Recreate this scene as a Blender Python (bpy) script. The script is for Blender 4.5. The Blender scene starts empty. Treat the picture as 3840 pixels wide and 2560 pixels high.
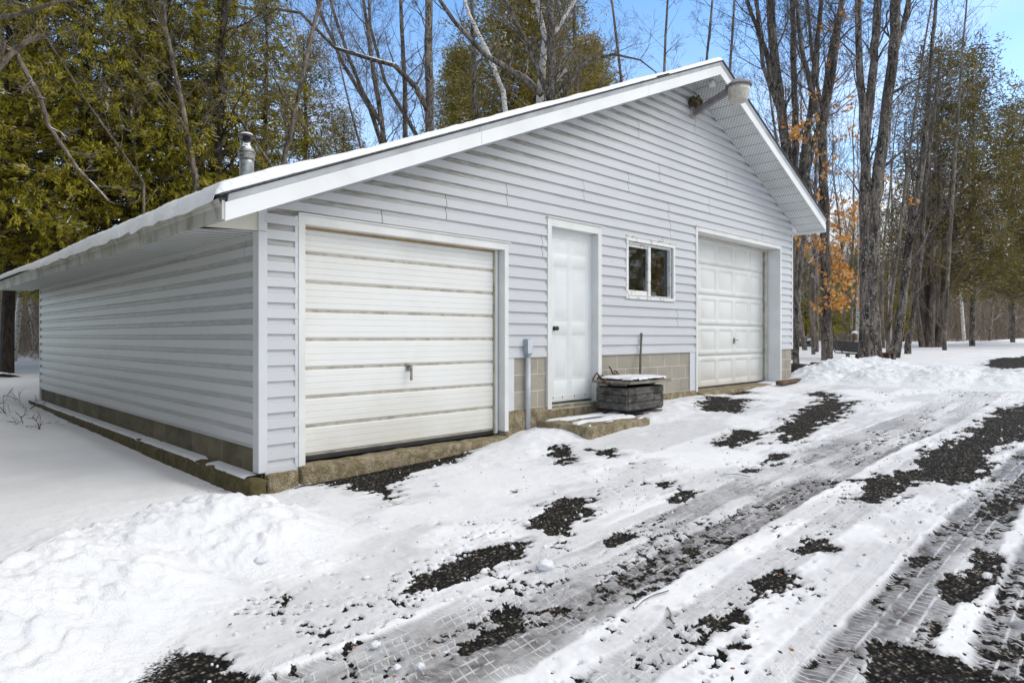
import bpy, bmesh, math, random
import numpy as np
from mathutils import Vector, Matrix
R = math.radians
# ---------------------------------------------------------------- camera, sky, sun, exposure
scene = bpy.context.scene
C = scene.collection
CAMX, CAMY, EZ = -2.4232, -5.4415, 1.35
TH = R(45.104)                                   # angle of the garage front against the view direction
FPX = 2471.0                                     # focal length in photograph pixels (3840 wide)
cam = bpy.data.cameras.new('camera'); camo = bpy.data.objects.new('camera', cam); C.objects.link(camo)
cam.sensor_width = 36; cam.lens = 36 * FPX / 3840; cam.shift_y = -18 / 3840
cam.clip_start = .05; cam.clip_end = 2000
camo.location = (CAMX, CAMY, EZ); camo.rotation_euler = (R(90), 0, TH - R(90))
scene.camera = camo
scene.render.resolution_x = 1024; scene.render.resolution_y = 682
SUN_EL, SUN_AZ = R(38), R(-52)                   # azimuth counted from +X towards +Y
world = bpy.data.worlds.new('World'); scene.world = world; world.use_nodes = True
wn, wl = world.node_tree.nodes, world.node_tree.links
bg = wn['Background']; bg.inputs['Strength'].default_value = .115
sky = wn.new('ShaderNodeTexSky'); sky.sky_type = 'NISHITA'; sky.sun_disc = False
sky.sun_elevation = SUN_EL; sky.sun_rotation = R(90) - SUN_AZ
sky.air_density = 1.0; sky.dust_density = .6; sky.ozone_density = 1.6
tc = wn.new('ShaderNodeTexCoord'); mp = wn.new('ShaderNodeMapping'); mp.inputs['Scale'].default_value = (1, 1, 3.2)
nz = wn.new('ShaderNodeTexNoise'); nz.inputs['Scale'].default_value = 2.1; nz.inputs['Detail'].default_value = 6; nz.inputs['Distortion'].default_value = .6
rp = wn.new('ShaderNodeValToRGB'); rp.color_ramp.elements[0].position = .47; rp.color_ramp.elements[1].position = .66
sp = wn.new('ShaderNodeSeparateXYZ'); mr = wn.new('ShaderNodeMapRange')
mr.inputs['From Min'].default_value = .0; mr.inputs['From Max'].default_value = .45
mr.inputs['To Min'].default_value = .95; mr.inputs['To Max'].default_value = .0
mu = wn.new('ShaderNodeMath'); mu.operation = 'MULTIPLY'
ad = wn.new('ShaderNodeMath'); ad.operation = 'ADD'; ad.use_clamp = True
m2 = wn.new('ShaderNodeMath'); m2.operation = 'MULTIPLY'; m2.inputs[1].default_value = .42
mx = wn.new('ShaderNodeMixRGB'); mx.inputs['Color2'].default_value = (10.2, 10.0, 9.75, 1)
tint = wn.new('ShaderNodeMixRGB'); tint.blend_type = 'MULTIPLY'; tint.inputs['Fac'].default_value = 1; tint.inputs['Color2'].default_value = (1.55, 2.0, 2.35, 1)
wl.new(tc.outputs['Generated'], mp.inputs['Vector']); wl.new(mp.outputs[0], nz.inputs['Vector'])
wl.new(nz.outputs['Fac'], rp.inputs['Fac']); wl.new(tc.outputs['Generated'], sp.inputs[0]); wl.new(sp.outputs['Z'], mr.inputs['Value'])
wl.new(rp.outputs['Color'], mu.inputs[0]); wl.new(mr.outputs[0], mu.inputs[1])
wl.new(mr.outputs[0], m2.inputs[0]); wl.new(mu.outputs[0], ad.inputs[0]); wl.new(m2.outputs[0], ad.inputs[1])
wl.new(sky.outputs[0], tint.inputs['Color1']); wl.new(tint.outputs[0], mx.inputs['Color1'])
# broad white cloud on the sun side, out of view, added to neutralise the light
vd = wn.new('ShaderNodeVectorMath'); vd.operation = 'DOT_PRODUCT'; vd.inputs[1].default_value = (.45, -.78, .43)
cr_ = wn.new('ShaderNodeMapRange'); cr_.interpolation_type = 'SMOOTHSTEP'; cr_.inputs['From Min'].default_value = .42; cr_.inputs['From Max'].default_value = .85; cr_.inputs['To Max'].default_value = .92
wl.new(tc.outputs['Generated'], vd.inputs[0]); wl.new(vd.outputs['Value'], cr_.inputs['Value'])
a3 = wn.new('ShaderNodeMath'); a3.operation = 'MAXIMUM'; wl.new(ad.outputs[0], a3.inputs[0]); wl.new(cr_.outputs[0], a3.inputs[1])
zc = wn.new('ShaderNodeMapRange'); zc.interpolation_type = 'SMOOTHSTEP'; zc.inputs['From Min'].default_value = .50; zc.inputs['From Max'].default_value = .74; zc.inputs['To Max'].default_value = .88  # white overhead sky above the frame, added for neutral lighting
wl.new(sp.outputs['Z'], zc.inputs['Value']); a4 = wn.new('ShaderNodeMath'); a4.operation = 'MAXIMUM'; wl.new(a3.outputs[0], a4.inputs[0]); wl.new(zc.outputs[0], a4.inputs[1])
wl.new(a4.outputs[0], mx.inputs['Fac']); wl.new(mx.outputs[0], bg.inputs['Color'])
sun = bpy.data.lights.new('sun', 'SUN'); sun.energy = 1.15; sun.angle = R(32); sun.color = (1, .95, .87)
suno = bpy.data.objects.new('sun', sun); C.objects.link(suno)
sd = Vector((math.cos(SUN_AZ) * math.cos(SUN_EL), math.sin(SUN_AZ) * math.cos(SUN_EL), math.sin(SUN_EL)))
suno.rotation_euler = sd.to_track_quat('Z', 'Y').to_euler(); suno.location = (0, -20, 30)
vs = scene.view_settings; vs.view_transform = 'Standard'; vs.look = 'None'; vs.gamma = 1; vs.exposure = .24
scene.render.engine = 'CYCLES'
scene.cycles.max_bounces = 8; scene.cycles.transparent_max_bounces = 16

# ---------------------------------------------------------------- helpers
RX = np.array([math.sin(TH), math.cos(TH)]); RY = np.array([-math.cos(TH), math.sin(TH)])
def W(u, v, dep):
    """point of the place seen at (u,v) of the 2352 px wide photograph, dep metres along the view direction"""
    a = (u * 3840 / 2352 - 1920) / FPX
    c = np.array([a * dep, dep])
    return Vector((CAMX + float(c @ RX), CAMY + float(c @ RY), EZ - (v * 3840 / 2352 - 1262) / FPX * dep))
rng = np.random.default_rng(7); random.seed(7)

def hash2(ix, iy, seed):
    h = (ix.astype(np.int64) * 374761393 + iy.astype(np.int64) * 668265263 + seed * 974634777) & 0x7fffffff
    h = (h ^ (h >> 13)) * 1274126177 & 0x7fffffff
    h = h ^ (h >> 16)
    return (h & 0xffff) / 65535.0
def vnoise(x, y, seed=0):
    x = np.asarray(x, float); y = np.asarray(y, float)
    ix = np.floor(x); iy = np.floor(y); fx = x - ix; fy = y - iy
    fx = fx * fx * (3 - 2 * fx); fy = fy * fy * (3 - 2 * fy)
    a = hash2(ix, iy, seed); b = hash2(ix + 1, iy, seed); c = hash2(ix, iy + 1, seed); d = hash2(ix + 1, iy + 1, seed)
    return (a * (1 - fx) + b * fx) * (1 - fy) + (c * (1 - fx) + d * fx) * fy
def fbm(x, y, seed=0, o=4, g=.5):
    s = 0; t = 0; amp = 1
    for k in range(o):
        s = s + amp * vnoise(x * 2 ** k + 17.3 * k, y * 2 ** k - 9.1 * k, seed + k); t += amp; amp *= g
    return s / t
def sstep(a, b, x):
    t = np.clip((x - a) / (b - a), 0, 1); return t * t * (3 - 2 * t)

class M:
    """collects faces and links them as one mesh object"""
    def __init__(s): s.v = []; s.f = []; s.m = []
    def add(s, vs_, fs, mi=0):
        o = len(s.v); s.v += [tuple(p) for p in vs_]; s.f += [tuple(i + o for i in f) for f in fs]; s.m += [mi] * len(fs); return s
    def box(s, a, b, mi=0):
        (x0, y0, z0), (x1, y1, z1) = a, b
        return s.add([(x0, y0, z0), (x1, y0, z0), (x1, y1, z0), (x0, y1, z0), (x0, y0, z1), (x1, y0, z1), (x1, y1, z1), (x0, y1, z1)],
                     [(0, 3, 2, 1), (4, 5, 6, 7), (0, 1, 5, 4), (1, 2, 6, 5), (2, 3, 7, 6), (3, 0, 4, 7)], mi)
    def prism(s, poly, y0, y1, mi=0):
        """polygon in x,z pushed from y0 to y1"""
        n = len(poly)
        return s.add([(x, y0, z) for x, z in poly] + [(x, y1, z) for x, z in poly],
                     [tuple(range(n)), tuple(range(2 * n - 1, n - 1, -1))] + [((i + 1) % n, i, n + i, n + (i + 1) % n) for i in range(n)], mi)
    def tube(s, pts, rad, n=8, mi=0, cap=True):
        pts = [Vector(p) for p in pts]; k = len(pts)
        if not hasattr(rad, '__len__'): rad = [rad] * k
        o = len(s.v); ref = None
        for i, p in enumerate(pts):
            d = (pts[min(i + 1, k - 1)] - pts[max(i - 1, 0)]); d.normalize()
            if ref is None: ref = d.orthogonal().normalized()
            ref = ref - d * ref.dot(d)
            if ref.length < 1e-5: ref = d.orthogonal()
            ref.normalize(); b = d.cross(ref)
            for j in range(n):
                a = 2 * math.pi * j / n
                s.v.append(tuple(p + (ref * math.cos(a) + b * math.sin(a)) * rad[i]))
        for i in range(k - 1):
            for j in range(n):
                s.f.append((o + i * n + j, o + i * n + (j + 1) % n, o + (i + 1) * n + (j + 1) % n, o + (i + 1) * n + j)); s.m.append(mi)
        if cap:
            s.f.append(tuple(o + j for j in range(n))[::-1]); s.m.append(mi)
            s.f.append(tuple(o + (k - 1) * n + j for j in range(n))); s.m.append(mi)
        return s
    def lathe(s, prof, cx, cy, n=24, mi=0):
        o = len(s.v); k = len(prof)
        for r, z in prof:
            for j in range(n):
                a = 2 * math.pi * j / n; s.v.append((cx + r * math.cos(a), cy + r * math.sin(a), z))
        for i in range(k - 1):
            for j in range(n):
                s.f.append((o + i * n + j, o + i * n + (j + 1) % n, o + (i + 1) * n + (j + 1) % n, o + (i + 1) * n + j)); s.m.append(mi)
        s.f.append(tuple(o + j for j in range(n))[::-1]); s.m.append(mi)
        s.f.append(tuple(o + (k - 1) * n + j for j in range(n))); s.m.append(mi)
        return s
    def mesh(s, name, mats, smooth=False):
        me = bpy.data.meshes.new(name); me.from_pydata(s.v, [], s.f)
        for m in (mats if isinstance(mats, (list, tuple)) else [mats]): me.materials.append(m)
        me.polygons.foreach_set('material_index', s.m)
        if smooth: me.polygons.foreach_set('use_smooth', [True] * len(s.f))
        me.update(); return me
    def build(s, name, mats, parent=None, smooth=False, bevel=0):
        o = bpy.data.objects.new(name, s.mesh(name, mats, smooth)); C.objects.link(o)
        if parent: o.parent = parent; o.matrix_parent_inverse = Matrix.Translation(-parent.location) if False else Matrix.Identity(4)
        if parent and parent.type == 'EMPTY' and parent.parent is None and tuple(parent.location) != (0, 0, 0):
            o.matrix_parent_inverse = Matrix.Translation(-Vector(parent.location))
        if bevel:
            b = o.modifiers.new('bevel', 'BEVEL'); b.width = bevel; b.segments = 2; b.limit_method = 'ANGLE'
        return o
def npmesh(name, verts, faces, mats, attrs=None, smooth=True):
    me = bpy.data.meshes.new(name); n = len(verts); nf, k = faces.shape
    me.vertices.add(n); me.vertices.foreach_set('co', np.ascontiguousarray(verts, dtype=np.float32).ravel())
    me.loops.add(nf * k); me.loops.foreach_set('vertex_index', np.ascontiguousarray(faces, dtype=np.int32).ravel())
    me.polygons.add(nf); me.polygons.foreach_set('loop_start', np.arange(0, nf * k, k, dtype=np.int32))
    me.update(calc_edges=True)
    if smooth: me.polygons.foreach_set('use_smooth', np.ones(nf, dtype=bool))
    for a, val in (attrs or {}).items():
        dom = 'POINT' if len(val) == n else 'FACE'
        at = me.attributes.new(a, 'FLOAT', dom); at.data.foreach_set('value', np.ascontiguousarray(val, dtype=np.float32))
    for m in (mats if isinstance(mats, (list, tuple)) else [mats]): me.materials.append(m)
    me.update(); return me
def link(name, me, parent=None):
    o = bpy.data.objects.new(name, me); C.objects.link(o)
    if parent: o.parent = parent
    return o
def tag(o, label=None, cat=None, group=None, kind=None):
    if label: o['label'] = label
    if cat: o['category'] = cat
    if group: o['group'] = group
    if kind: o['kind'] = kind
    return o
def empty(name, loc, label, cat, group=None):
    o = bpy.data.objects.new(name, None); C.objects.link(o); o.location = loc; o.empty_display_size = .2
    return tag(o, label, cat, group)

# ---------------------------------------------------------------- materials
class N:
    """tiny node-graph writer"""
    def __init__(s, name):
        s.mat = bpy.data.materials.new(name); s.mat.use_nodes = True
        s.n = s.mat.node_tree.nodes; s.l = s.mat.node_tree.links; s.b = s.n['Principled BSDF']; s.out = s.n['Material Output']
    def node(s, t, **kw):
        nd = s.n.new(t)
        for k, v in kw.items():
            if hasattr(nd, k) and not k[0].isupper(): setattr(nd, k, v)
        for k, v in kw.items():
            if k[0].isupper() or not hasattr(nd, k):
                key = k.replace('_', ' '); s.set(nd.inputs[key], v)
        return nd
    def set(s, inp, v):
        if isinstance(v, bpy.types.NodeSocket): s.l.new(v, inp)
        elif isinstance(v, (tuple, list)) and len(v) == 3 and inp.type == 'RGBA': inp.default_value = (*v, 1)
        else: inp.default_value = v
    def coord(s, scale=(1, 1, 1), kind='Object'):
        t = s.n.new('ShaderNodeTexCoord'); m = s.n.new('ShaderNodeMapping'); m.inputs['Scale'].default_value = scale
        s.l.new(t.outputs[kind], m.inputs['Vector']); return m.outputs[0]
    def noise(s, scale, detail=4, vec=None, dist=0, rough=.5):
        nd = s.n.new('ShaderNodeTexNoise'); nd.inputs['Scale'].default_value = scale; nd.inputs['Detail'].default_value = detail
        nd.inputs['Distortion'].default_value = dist; nd.inputs['Roughness'].default_value = rough
        s.l.new(vec if vec is not None else s.coord(), nd.inputs['Vector']); return nd.outputs['Fac']
    def ramp(s, fac, stops):
        nd = s.n.new('ShaderNodeValToRGB'); r = nd.color_ramp
        while len(r.elements) < len(stops): r.elements.new(.5)
        for e, (p, c) in zip(r.elements, stops):
            e.position = p; e.color = (*c, 1) if isinstance(c, (tuple, list)) else (c, c, c, 1)
        s.l.new(fac, nd.inputs['Fac']); return nd.outputs['Color']
    def mix(s, fac, a, b, mode='MIX'):
        nd = s.n.new('ShaderNodeMixRGB'); nd.blend_type = mode
        s.set(nd.inputs['Fac'], fac); s.set(nd.inputs['Color1'], a); s.set(nd.inputs['Color2'], b); return nd.outputs['Color']
    def math(s, op, a, b=0., clamp=False):
        nd = s.n.new('ShaderNodeMath'); nd.operation = op; nd.use_clamp = clamp
        s.set(nd.inputs[0], a); s.set(nd.inputs[1], b); return nd.outputs[0]
    def attr(s, name):
        nd = s.n.new('ShaderNodeAttribute'); nd.attribute_name = name; return nd.outputs['Fac']
    def bump(s, h, strength=.3, dist=.01):
        nd = s.n.new('ShaderNodeBump'); nd.inputs['Strength'].default_value = strength; nd.inputs['Distance'].default_value = dist
        s.l.new(h, nd.inputs['Height']); s.l.new(nd.outputs[0], s.b.inputs['Normal']); return nd
    def base(s, c, rough=.6, **kw):
        s.set(s.b.inputs['Base Color'], c); s.set(s.b.inputs['Roughness'], rough)
        for k, v in kw.items(): s.set(s.b.inputs[k.replace('_', ' ')], v)
        return s.mat
def paint(name, c, c2=None, rough=.5, sc=3, amt=(.42, .75), bump=.08, bscale=60, zs=1):
    g = N(name); f = g.ramp(g.noise(sc, 6, g.coord((1, 1, zs)), .4), [(amt[0], 0.), (amt[1], 1.)])
    col = g.mix(f, c, c2 or tuple(x * .86 for x in c)); g.bump(g.noise(bscale, 3), bump, .002)
    return g.base(col, rough)

def siding_mat():
    g = N('vinyl_siding')
    t = g.n.new('ShaderNodeTexCoord'); sepx = g.n.new('ShaderNodeSeparateXYZ'); g.l.new(t.outputs['Object'], sepx.inputs[0])
    z = g.math('SUBTRACT', sepx.outputs['Z'], SZ0)
    course = g.math('DIVIDE', z, SH)
    row = g.math('FLOOR', course)
    fr = g.math('FRACT', course)
    rowc = g.n.new('ShaderNodeTexWhiteNoise'); rowc.noise_dimensions = '1D'; g.l.new(row, rowc.inputs['W'])
    base = g.mix(g.math('MULTIPLY', rowc.outputs['Value'], .6), (.53, .537, .555), (.56, .565, .578))
    big = g.ramp(g.noise(.9, 5, g.coord((1, 1, 2)), .6), [(.35, 0.), (.75, 1.)])
    base = g.mix(g.math('MULTIPLY', big, .4), base, (.47, .478, .495))
    streak = g.ramp(g.noise(7, 5, g.coord((1.2, 1.2, 14)), .3), [(.55, 0.), (.8, 1.)])
    base = g.mix(g.math('MULTIPLY', streak, .22), base, (.40, .42, .43))
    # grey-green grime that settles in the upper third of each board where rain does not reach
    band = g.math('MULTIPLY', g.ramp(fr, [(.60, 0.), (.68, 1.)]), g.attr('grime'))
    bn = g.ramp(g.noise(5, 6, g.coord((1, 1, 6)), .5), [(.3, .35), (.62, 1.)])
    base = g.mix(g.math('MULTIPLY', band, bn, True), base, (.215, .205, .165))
    spots = g.ramp(g.noise(38, 2, g.coord()), [(.72, 0.), (.76, 1.)])
    base = g.mix(g.math('MULTIPLY', spots, .45), base, (.22, .20, .17))
    g.bump(g.noise(30, 5, g.coord((1, 1, 9))), .12, .004)
    return g.base(base, .42)
SZ0, SH = 1.104, .1347          # siding: height of the lowest full course, course height
MAT = {}
def mats():
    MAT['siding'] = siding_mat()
    MAT['trim'] = paint('white_trim', (.70, .70, .685), (.60, .60, .575), .45, 2.5)
    MAT['bluetrim'] = paint('pale_blue_trim', (.60, .61, .63), (.53, .535, .55), .45, 2.5)
    g = N('white_door'); f = g.ramp(g.noise(1.6, 6, g.coord((1, 1, 1.5)), .4), [(.4, 0.), (.75, 1.)])
    c = g.mix(f, (.68, .70, .70), (.60, .615, .60)); g.bump(g.noise(45, 3, g.coord((1, 1, .2))), .06, .002); MAT['door'] = g.base(c, .38)
    g = N('garage_door_white'); f = g.ramp(g.noise(1.3, 6, g.coord(), .4), [(.4, 0.), (.72, 1.)])
    c = g.mix(f, (.74, .74, .72), (.67, .665, .635))
    t = g.n.new('ShaderNodeTexCoord'); sx = g.n.new('ShaderNodeSeparateXYZ'); g.l.new(t.outputs['Object'], sx.inputs[0])
    low = g.math('MULTIPLY', g.ramp(sx.outputs['Z'], [(.22, 1.), (.95, 0.)]), g.ramp(g.noise(3, 5), [(.3, .3), (.7, 1.)]))
    c = g.mix(g.math('MULTIPLY', low, .6), c, (.56, .52, .42)); g.bump(g.noise(60, 3, g.coord((.3, 1, 1))), .05, .002); MAT['gdoor'] = g.base(c, .4)
    g = N('steel_garage_door'); f = g.ramp(g.noise(1.1, 6, g.coord(), .5), [(.38, 0.), (.72, 1.)])
    c = g.mix(f, (.68, .68, .66), (.58, .575, .545))
    t = g.n.new('ShaderNodeTexCoord'); sx = g.n.new('ShaderNodeSeparateXYZ'); g.l.new(t.outputs['Object'], sx.inputs[0])
    low = g.math('MULTIPLY', g.ramp(g.math('SUBTRACT', sx.outputs['Z'], .45), [(.0, 1.), (.35, 0.)]), g.ramp(g.noise(3, 5), [(.3, .3), (.7, 1.)]))
    c = g.mix(g.math('MULTIPLY', low, .75), c, (.50, .44, .31)); g.bump(g.noise(50, 4, g.coord((1, 1, .3))), .1, .002); MAT['gdoor2'] = g.base(c, .42)
    MAT['dirty'] = paint('grimy_track_edge', (.42, .37, .28), (.20, .17, .12), .7, 8)
    MAT['seam'] = paint('grimy_door_joint', (.44, .41, .35), (.24, .215, .17), .7, 9)
    MAT['strip'] = paint('weathered_pine_strip', (.40, .27, .12), (.22, .15, .07), .75, 6)
    MAT['rubber'] = paint('black_rubber', (.012, .012, .013), (.03, .03, .03), .5, 8)
    MAT['dark'] = paint('dark_void', (.006, .006, .006), (.012, .01, .009), .95)
    MAT['metal'] = paint('worn_metal', (.33, .32, .30), (.14, .12, .09), .4, 30)
    MAT['metal'].node_tree.nodes['Principled BSDF'].inputs['Metallic'].default_value = .7
    MAT['blackmetal'] = paint('black_metal', (.02, .02, .02), (.05, .045, .04), .45, 12)
    g = N('galvanised_steel'); v = g.node('ShaderNodeTexVoronoi', Scale=70.); g.l.new(g.coord(), v.inputs['Vector'])
    c = g.mix(g.ramp(g.noise(14, 5), [(.45, 0.), (.7, 1.)]), (.42, .45, .48), (.26, .25, .23))
    MAT['galv'] = g.base(c, .42, Metallic=.75)
    g = N('bright_flue_steel'); c = g.mix(g.ramp(g.noise(9, 4, g.coord((1, 1, 3))), [(.45, 0.), (.7, 1.)]), (.75, .75, .74), (.35, .33, .30)); MAT['chrome'] = g.base(c, .22, Metallic=.95)
    MAT['greybox'] = paint('grey_pvc', (.33, .37, .41), (.26, .28, .30), .45, 6)
    MAT['pipe'] = paint('pale_grey_pipe', (.52, .56, .61), (.40, .42, .44), .45, 5)
    # concrete blocks
    g = N('concrete_block')
    t = g.n.new('ShaderNodeTexCoord'); sx = g.n.new('ShaderNodeSeparateXYZ'); g.l.new(t.outputs['Object'], sx.inputs[0])
    cb = g.n.new('ShaderNodeCombineXYZ'); g.l.new(g.math('ADD', sx.outputs['X'], sx.outputs['Y']), cb.inputs[0]); g.l.new(g.math('SUBTRACT', sx.outputs['Z'], .099), cb.inputs[1])
    br = g.n.new('ShaderNodeTexBrick'); g.l.new(cb.outputs[0], br.inputs['Vector'])
    for k, v_ in (('Scale', 1.), ('Mortar Size', .0055), ('Mortar Smooth', .25), ('Bias', -.1), ('Brick Width', .405), ('Row Height', .2)): br.inputs[k].default_value = v_
    br.inputs['Color1'].default_value = (.37, .335, .28, 1); br.inputs['Color2'].default_value = (.315, .285, .235, 1); br.inputs['Mortar'].default_value = (.66, .62, .55, 1)
    c = g.mix(.30, br.outputs['Color'], g.ramp(g.noise(120, 3), [(.3, (.16, .14, .11)), (.7, (.46, .41, .34))]))
    c = g.mix(g.math('MULTIPLY', g.ramp(g.noise(3.5, 5), [(.5, 0.), (.75, 1.)]), .35), c, (.13, .12, .07))
    h = g.math('ADD', g.math('MULTIPLY', br.outputs['Fac'], -.6), g.math('MULTIPLY', g.noise(130, 3), .6)); g.bump(h, .5, .006)
    MAT['block'] = g.base(c, .9)
    # damp blocks of the side wall: no pale pointing, stained
    g = N('damp_concrete_block')
    t = g.n.new('ShaderNodeTexCoord'); sx = g.n.new('ShaderNodeSeparateXYZ'); g.l.new(t.outputs['Object'], sx.inputs[0])
    cb = g.n.new('ShaderNodeCombineXYZ'); g.l.new(g.math('MULTIPLY', sx.outputs['Y'], 2.47), cb.inputs[0])
    wnn = g.n.new('ShaderNodeTexWhiteNoise'); wnn.noise_dimensions = '1D'; g.l.new(g.math('FLOOR', cb.inputs[0].links[0].from_socket), wnn.inputs['W'])
    c = g.ramp(wnn.outputs['Value'], [(0., (.062, .05, .026)), (.5, (.12, .095, .05)), (1., (.24, .20, .13))])
    c = g.mix(.5, c, g.ramp(g.noise(4, 6, g.coord((1, 1, 2.5))), [(.35, (.05, .04, .018)), (.7, (.21, .18, .11))]))
    c = g.mix(.25, c, g.ramp(g.noise(110, 3), [(.3, (.02, .02, .01)), (.7, (.36, .32, .24))]))
    jt = g.ramp(g.math('FRACT', cb.inputs[0].links[0].from_socket), [(0., 1.), (.025, 0.)])
    c = g.mix(g.math('MULTIPLY', jt, .6), c, (.05, .04, .02)); g.bump(g.noise(110, 3), .5, .006); MAT['damp'] = g.base(c, .9)
    # mossy tan concrete
    g = N('mossy_concrete')
    c = g.ramp(g.noise(8, 9, g.coord(), .8, .72), [(.30, (.06, .045, .015)), (.44, (.20, .145, .06)), (.55, (.36, .30, .19)), (.72, (.56, .50, .39))])
    c = g.mix(.3, c, g.ramp(g.noise(90, 3), [(.3, (.08, .06, .03)), (.7, (.5, .44, .32))]))
    h = g.math('ADD', g.noise(70, 4), g.math('MULTIPLY', g.noise(12, 4), 1.5)); g.bump(h, 1., .03); MAT['moss'] = g.base(c, .92)
    # dark mossy footing at side
    g = N('mossy_footing')
    c = g.ramp(g.noise(9, 9, g.coord(), .8, .72), [(.25, (.03, .024, .008)), (.5, (.10, .078, .028)), (.68, (.19, .15, .075)), (.85, (.34, .28, .18))])
    h = g.math('ADD', g.noise(70, 4), g.math('MULTIPLY', g.noise(12, 4), 1.5)); g.bump(h, .8, .012); MAT['moss2'] = g.base(c, .92)
    # soffit with slots
    def soff(name, vertical_x):
        g = N(name); t = g.n.new('ShaderNodeTexCoord'); sx = g.n.new('ShaderNodeSeparateXYZ'); g.l.new(t.outputs['Object'], sx.inputs[0])
        X, Y = sx.outputs['X'], sx.outputs['Y']
        if not vertical_x: X, Y = Y, X
        # X runs across the panels, Y along each panel
        px = g.math('FRACT', g.math('DIVIDE', X, .245))
        line = g.ramp(px, [(0., 1.), (.035, 1.), (.05, 0.), (.95, 0.), (.97, 0.)])
        rr = g.math('DIVIDE', X, .035); par = g.math('MULTIPLY', g.math('FRACT', g.math('MULTIPLY', g.math('FLOOR', rr), .5)), 1.)
        fy = g.math('FRACT', g.math('ADD', g.math('DIVIDE', Y, .052), par)); fx = g.math('FRACT', rr)
        hole = g.math('MULTIPLY', g.math('LESS_THAN', g.math('ABSOLUTE', g.math('SUBTRACT', fy, .5)), .24), g.math('LESS_THAN', g.math('ABSOLUTE', g.math('SUBTRACT', fx, .5)), .17))
        c = g.mix(g.ramp(g.noise(2.5, 5), [(.4, 0.), (.7, 1.)]), (.66, .685, .69), (.56, .575, .56))
        c = g.mix(hole, c, (.13, .135, .14)); c = g.mix(line, c, (.24, .25, .26))
        g.bump(g.math('SUBTRACT', 1., line), .5, .006); return g.base(c, .5)
    MAT['soffit_slot'] = soff('perforated_soffit', True)
    g = N('ribbed_soffit'); t = g.n.new('ShaderNodeTexCoord'); sx = g.n.new('ShaderNodeSeparateXYZ'); g.l.new(t.outputs['Object'], sx.inputs[0])
    fr = g.math('FRACT', g.math('DIVIDE', sx.outputs['Y'], .15)); ln = g.ramp(fr, [(0., 0.), (.1, 1.), (.55, 1.), (.62, .35), (.9, .3), (1., 0.)])
    c = g.mix(ln, (.16, .165, .155), (.60, .63, .62)); c = g.mix(g.math('MULTIPLY', g.ramp(g.noise(2, 5), [(.45, 0.), (.75, 1.)]), .5), c, (.38, .38, .32)); g.bump(ln, .6, .01); MAT['soffit_rib'] = g.base(c, .5)
    MAT['fascia'] = paint('white_fascia', (.76, .77, .77), (.68, .69, .685), .42, 2)
    g = N('stained_eave_fascia'); f = g.ramp(g.noise(6, 7, g.coord((1, 1, .35)), .8), [(.48, 0.), (.66, 1.)])
    c = g.mix(g.ramp(g.noise(2, 4), [(.35, 0.), (.7, 1.)]), (.50, .50, .47), (.37, .36, .31)); c = g.mix(g.math('MULTIPLY', f, .7), c, (.17, .165, .105))
    g.bump(g.noise(30, 3), .1, .003); MAT['eave'] = g.base(c, .55)
    g = N('cream_panel'); c = g.mix(g.ramp(g.noise(3, 5), [(.4, 0.), (.7, 1.)]), (.66, .65, .57), (.56, .54, .45)); MAT['cream'] = g.base(c, .5)
    g = N('asphalt_shingle'); c = g.ramp(g.noise(60, 4), [(.3, (.025, .025, .028)), (.7, (.12, .12, .125))]); g.bump(g.noise(80, 3), .6, .006); MAT['shingle'] = g.base(c, .9)
    g = N('drip_edge'); c = g.mix(g.ramp(g.noise(4, 5), [(.4, 0.), (.7, 1.)]), (.50, .52, .54), (.36, .37, .38)); MAT['drip'] = g.base(c, .45)
    # snow
    g = N('snow'); c = g.mix(g.ramp(g.noise(3, 5), [(.4, 0.), (.7, 1.)]), (.77, .775, .79), (.70, .71, .735))
    h = g.math('ADD', g.noise(22, 6, None, .3), g.math('MULTIPLY', g.noise(140, 3), .3)); g.bump(h, .6, .03)
    MAT['snow'] = g.base(c, .75, Subsurface_Weight=.0)
    g = N('roof_snow'); h = g.noise(14, 7, g.coord(), .4); c = g.mix(g.ramp(g.noise(30, 4), [(.66, 0.), (.74, 1.)]), (.78, .79, .81), (.55, .57, .60)); g.bump(h, .5, .03); MAT['roofsnow'] = g.base(c, .75)
    # wood
    g = N('weathered_boards'); t = g.coord((1.5, 1.5, 4)); f = g.noise(6, 8, t, .2, .65)
    c = g.ramp(f, [(.3, (.03, .027, .025)), (.5, (.085, .078, .070)), (.66, (.15, .138, .125)), (.8, (.24, .22, .20))])
    dk = g.ramp(g.noise(5.5, 6, None, .4, .6), [(.46, 0.), (.60, 1.)]); c = g.mix(g.math('MULTIPLY', dk, .8), c, (.010, .0095, .010)); g.bump(f, .5, .006); MAT['boards'] = g.base(c, .85)
    g = N('grey_plank'); f = g.noise(4, 6, g.coord((1, 8, 8)), .4); c = g.ramp(f, [(.3, (.07, .06, .05)), (.7, (.28, .25, .21))]); g.bump(f, .4, .005); MAT['plank'] = g.base(c, .85)
    g = N('brown_timber'); f = g.noise(5, 6, g.coord((1, 8, 8)), .4); c = g.ramp(f, [(.3, (.035, .02, .01)), (.55, (.14, .085, .045)), (.8, (.33, .21, .11))]); g.bump(f, .4, .005); MAT['timber'] = g.base(c, .85)
    MAT['handle_wood'] = paint('grey_handle_wood', (.13, .125, .11), (.06, .055, .045), .8, 20)
    g = N('rust'); c = g.ramp(g.noise(40, 5), [(.3, (.03, .012, .006)), (.6, (.12, .035, .014)), (.8, (.22, .08, .03))]); g.bump(g.noise(90, 3), .6, .004); MAT['rust'] = g.base(c, .85)
    MAT['oldwhite'] = paint('peeling_white_paint', (.70, .70, .68), (.42, .38, .32), .6, 16, (.56, .66))
    g = N('window_glass'); MAT['glass'] = g.base((.9, .95, 1), .02, Transmission_Weight=1.0, IOR=1.45)
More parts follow.
